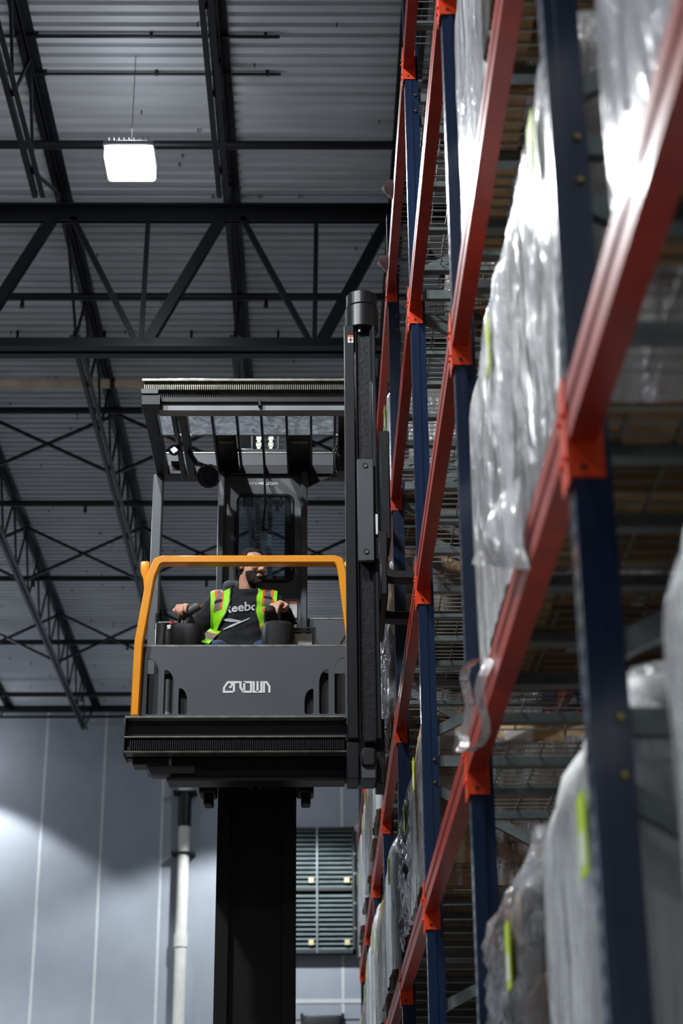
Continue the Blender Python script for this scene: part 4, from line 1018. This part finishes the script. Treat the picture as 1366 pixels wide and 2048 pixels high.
# clothing
hood = MB()
hood.loft([(-0.46, 10.42, 4.98, 0.2, 0.15), (-0.462, 10.40, 5.06, 0.205, 0.17), (-0.462, 10.39, 5.16, 0.19, 0.155), (-0.46, 10.375, 5.28, 0.195, 0.145), (-0.458, 10.37, 5.36, 0.2, 0.13), (-0.456, 10.37, 5.42, 0.17, 0.1), (-0.455, 10.365, 5.455, 0.1, 0.085)], 32, 2.6)
for a, b, c in ARMS:
    a2 = Vector(a)
    hood.cap(a, b, 0.078, 0.066); hood.cap(b, Vector(b)*0.14+Vector(c)*0.86, 0.066, 0.045)
    hood.cap(tuple(Vector(a)), (-0.457, 10.37, 5.385), 0.072, 0.085)
for k in range(16):                                       # rolled collar and hood round the neck
    a = k*math.pi/8; b = a+math.pi/8
    def cp_(t): return Vector((-0.452+0.098*math.cos(t), 10.365+0.085*math.sin(t), 5.452+0.022*math.sin(t)+0.012*math.cos(2*t)))
    hood.cap(cp_(a), cp_(b), 0.03, 0.03, 10)
hood.cap((-0.52, 10.46, 5.44), (-0.4, 10.47, 5.44), 0.06, 0.06)
mb = MB()
for k in range(14):
    a = math.radians(-25+k*16.5); b = math.radians(-25+(k+1)*16.5)
    def hq(t): return Vector((-0.462+0.108*math.cos(t), 10.355+0.11*math.sin(t), 5.485+0.03*math.sin(t)-0.012*math.cos(t)))
    mb.cap(hq(a), hq(b), 0.036, 0.036, 10)
mb.cap((-0.53, 10.47, 5.43), (-0.38, 10.47, 5.43), 0.06, 0.06); mb.cap((-0.575, 10.335, 5.452), (-0.52, 10.34, 5.487), 0.036, 0.044); mb.cap((-0.6, 10.36, 5.42), (-0.56, 10.38, 5.45), 0.04, 0.046)
link('hood', remesh(mb, 0.008, 5, 'hood', PO), M_LINING, P)
hme = remesh(hood, 0.009, 5, 'hoodie', PO)
nrms = [v.normal.copy() for v in hme.vertices]
for v, nn in zip(hme.vertices, nrms):                     # cloth folds
    p = v.co; n_ = noise.noise(Vector((p.x*9+p.z*10, p.y*8, p.z*16-p.x*7)))*0.011+noise.noise(p*26)*0.003
    v.co = p+nn*n_
ho = link('hoodie', hme, M_HOOD, P)
jn = MB()
jn.loft([(-0.46, 10.43, 4.87, 0.19, 0.15), (-0.46, 10.42, 5.02, 0.185, 0.145)], 24, 2.6)
for a, b, c in LEGS: jn.cap(a, b, 0.092, 0.076); jn.cap(b, c, 0.074, 0.058)
jo = link('jeans', remesh(jn, 0.01, 4, 'jeans', PO), M_JEAN, P)
for x in (-0.6, -0.33):
    MB().loft([(x, 9.87, 4.421, 0.048, 0.13), (x, 9.87, 4.45, 0.05, 0.135), (x, 9.89, 4.49, 0.046, 0.1), (x, 9.93, 4.56, 0.05, 0.058)], 18, 2.6).build('boot', M_RUB, P, smooth=True)
# vest sheets draped on the hoodie by ray casting
bm = bmesh.new(); bm.from_mesh(hme); bmesh.ops.translate(bm, verts=bm.verts, vec=PO); bvh = BVHTree.FromBMesh(bm); bm.free()
def interp(tab, z):
    tab = sorted(tab)
    if z <= tab[0][0]: return tab[0][1]
    for (a, b), (c, d) in zip(tab, tab[1:]):
        if z <= c: return b+(d-b)*(z-a)/(c-a)
    return tab[-1][1]
def drape(x, z, front, off):
    o_ = Vector((x, 9.6 if front else 11.0, z)); d = Vector((0, 1 if front else -1, 0))
    h, nrm, i, ds = bvh.ray_cast(o_, d)
    if h is None or abs(h.y-10.37) > 0.3:
        h, nrm, i, ds = bvh.find_nearest(Vector((x, 10.34 if front else 10.42, z)))
    return h+nrm*off
def sheet(name, m, lft, rgt, z0, z1, off, front=True, nu=10, nv=30, parent=None, u0=0, u1=1, shift=None):
    vs = []
    for k in (off, off-0.004):
        for j in range(nv+1):
            z = z0+(z1-z0)*j/nv; a = interp(lft, z); b = interp(rgt, z)
            for i in range(nu+1):
                u = u0+(u1-u0)*i/nu; vs.append(drape(a+(b-a)*u, z, front, k))
    N_ = (nv+1)*(nu+1); w = nu+1; fs = []
    for j in range(nv):
        for i in range(nu):
            q = (j*w+i, j*w+i+1, (j+1)*w+i+1, (j+1)*w+i); fs.append(q); fs.append(tuple(N_+t for t in reversed(q)))
    rim = [i for i in range(w)]+[j*w+nu for j in range(1, nv+1)]+[nv*w+i for i in range(nu-1, -1, -1)]+[j*w for j in range(nv-1, 0, -1)]
    for a, b in zip(rim, rim[1:]+rim[:1]): fs.append((a, b, N_+b, N_+a))
    return MB().add(vs, fs).build(name, m, parent or P, smooth=True)
LL = [(5.04, -0.72), (5.12, -0.68), (5.25, -0.675), (5.36, -0.672), (5.46, -0.672)]
LR = [(5.04, -0.665), (5.12, -0.632), (5.2, -0.605), (5.28, -0.565), (5.36, -0.545), (5.46, -0.54)]
RL = [(5.09, -0.33), (5.18, -0.365), (5.28, -0.388), (5.36, -0.388), (5.46, -0.38)]
RR = [(5.09, -0.315), (5.18, -0.285), (5.28, -0.262), (5.36, -0.255), (5.46, -0.255)]
vl = sheet('vest_front', M_VEST, LL, LR, 5.045, 5.455, 0.012)
vr = sheet('vest_front', M_VEST, RL, RR, 5.09, 5.455, 0.012)
sheet('vest_back', M_VEST, [(5.04, -0.65), (5.46, -0.67)], [(5.04, -0.27), (5.46, -0.255)], 5.045, 5.45, 0.012, False, 20, 24)
for par, A, B, u0, u1, za, zb_ in ((vl, LL, LR, 0.2, 0.68, 5.3, 5.452), (vr, RL, RR, 0.3, 0.82, 5.325, 5.452)):
    sheet('reflective_stripe', M_STRIPG, A, B, za, zb_, 0.0145, parent=par, u0=u0+0.1, u1=u1-0.1, nu=6, nv=16)
    sheet('orange_stripe', M_STRIPO, A, B, za, zb_, 0.0142, parent=par, u0=u0, u1=u0+0.12, nu=3, nv=16)
    sheet('orange_stripe', M_STRIPO, A, B, za, zb_, 0.0142, parent=par, u0=u1-0.12, u1=u1, nu=3, nv=16)
    sheet('dark_band', M_HOOD, A, B, za+0.045, za+0.068, 0.016, parent=par, u0=u0+0.06, u1=u1-0.06, nu=6, nv=4)
for par, A, B, z in ((vl, LL, LR, 5.075), (vr, RL, RR, 5.12)):
    sheet('reflective_band', M_STRIPG, A, B, z, z+0.05, 0.0145, parent=par, nu=8, nv=6)
    sheet('orange_band', M_STRIPO, A, B, z-0.013, z, 0.0142, parent=par, nu=8, nv=3)
    sheet('orange_band', M_STRIPO, A, B, z+0.05, z+0.063, 0.0142, parent=par, nu=8, nv=3)
sheet('vest_binding', M_INK, [(z, x-0.004) for z, x in LR], [(z, x+0.004) for z, x in LR], 5.05, 5.455, 0.0145, nu=2, parent=vl)
sheet('vest_binding', M_INK, [(z, x-0.004) for z, x in RL], [(z, x+0.004) for z, x in RL], 5.095, 5.455, 0.0145, nu=2, parent=vr)
def flap(pts, w, cols, parent, lat):
    lat = Vector(lat).normalized()
    for (a, b), m_, nm_ in zip(zip(pts, pts[1:]), cols, ('flap_lime', 'flap_orange', 'flap_reflective', 'flap_orange', 'flap_lime')):
        a, b = Vector(a), Vector(b); n_ = (b-a).cross(lat).normalized()*0.003
        q = [a-lat*w/2, a+lat*w/2, b+lat*w/2, b-lat*w/2]
        MB().add([p+n_ for p in q]+[p-n_ for p in q], [(0, 1, 2, 3), (7, 6, 5, 4), (0, 4, 5, 1), (1, 5, 6, 2), (2, 6, 7, 3), (3, 7, 4, 0)]).build(nm_, m_, parent)
flap([(-0.632, 10.19, 5.14), (-0.645, 10.11, 5.095), (-0.649, 10.085, 5.08), (-0.662, 10.01, 5.035), (-0.666, 9.985, 5.02), (-0.684, 9.9, 4.96)], 0.07, (M_VEST, M_STRIPO, M_STRIPG, M_STRIPO, M_VEST), vl, (0.95, 0.0, -0.3))
# chest lettering and chevron
me = text_mesh('Reebok', 0.083, 0.0018, 0.0006, 0.93)
bm = bmesh.new(); bm.from_mesh(me); bmesh.ops.subdivide_edges(bm, edges=[e for e in bm.edges if e.calc_length() > 0.012], cuts=2); bm.to_mesh(me); bm.free()
for v in me.vertices:
    x, z = -0.585+v.co.x*1.06, 5.27+v.co.y+0.10*v.co.x; v.co = drape(x, z, True, 0.0065+v.co.z)-PO
link('chest_lettering', me, M_WHITE, P).data.materials.clear(); bpy.data.objects['chest_lettering'].data.materials.append(mat('grey_print', 'b9babd', 0.7))
def strip(name, pts, w):
    vs = []
    for k in range(len(pts)-1):
        for t in range(6):
            s = t/5; x = pts[k][0]*(1-s)+pts[k+1][0]*s; z = pts[k][1]*(1-s)+pts[k+1][1]*s; ww = pts[k][2]*(1-s)+pts[k+1][2]*s
            vs += [drape(x, z-ww, True, 0.006), drape(x, z+ww, True, 0.006)]
    MB().add(vs, [(2*i, 2*i+2, 2*i+3, 2*i+1) for i in range(len(vs)//2-1)]).build(name, mat('grey_print', 'b9babd', 0.7), P)
strip('chest_chevron', [(-0.6, 5.235, 0.004), (-0.54, 5.225, 0.011), (-0.47, 5.212, 0.005)], 0.01)
strip('chest_chevron', [(-0.585, 5.17, 0.004), (-0.53, 5.187, 0.008), (-0.42, 5.235, 0.003)], 0.01)
# hair, beard from the head surface
HRI = HR.inverted()
headpolys = []
for p_ in bme.polygons:
    c = HRI @ (p_.center+PO-HC)
    if c.length < 0.16: headpolys.append((c, tuple(p_.vertices)))
def region(name, test, off, m):
    keep = [f_ for c, f_ in headpolys if test(c)]
    cnt = {}
    for f_ in keep:
        for a, b in zip(f_, f_[1:]+f_[:1]): k = (min(a, b), max(a, b)); cnt[k] = cnt.get(k, 0)+1
    edge = {v for k, c in cnt.items() if c == 1 for v in k}
    ids = sorted({v for f_ in keep for v in f_}); mp = {v: i for i, v in enumerate(ids)}
    vs = []
    for v in ids:
        q = bme.vertices[v]; vs.append(q.co+q.normal*(0.0006 if v in edge else off*(0.75+0.5*noise.noise(q.co*90)))+PO)
    return MB().add(vs, [tuple(mp[v] for v in f_) for f_ in keep]).build(name, m, P, smooth=True)
region('hair', lambda c: c.z > -0.06 and abs(c.x) < 0.1 and ((c.z > 0.085-0.35*max(0, c.y+0.045) and c.y > -0.08) or (c.y > 0.02 and c.z > -0.055) or (c.y > -0.02 and c.z > 0.01+0.3*abs(c.y) and abs(c.x) > 0.05)) and c.length < 0.16, 0.009, M_HAIR)
region('beard', lambda c: c.length < 0.16 and c.y < -0.012 and c.z < -0.045 and c.z > -0.14 and (c.z < -0.075 or c.y > -0.06 or abs(c.x) > 0.026 or -0.062 < c.z), 0.005, M_BEARD)
bpy.data.scenes.remove(TS)
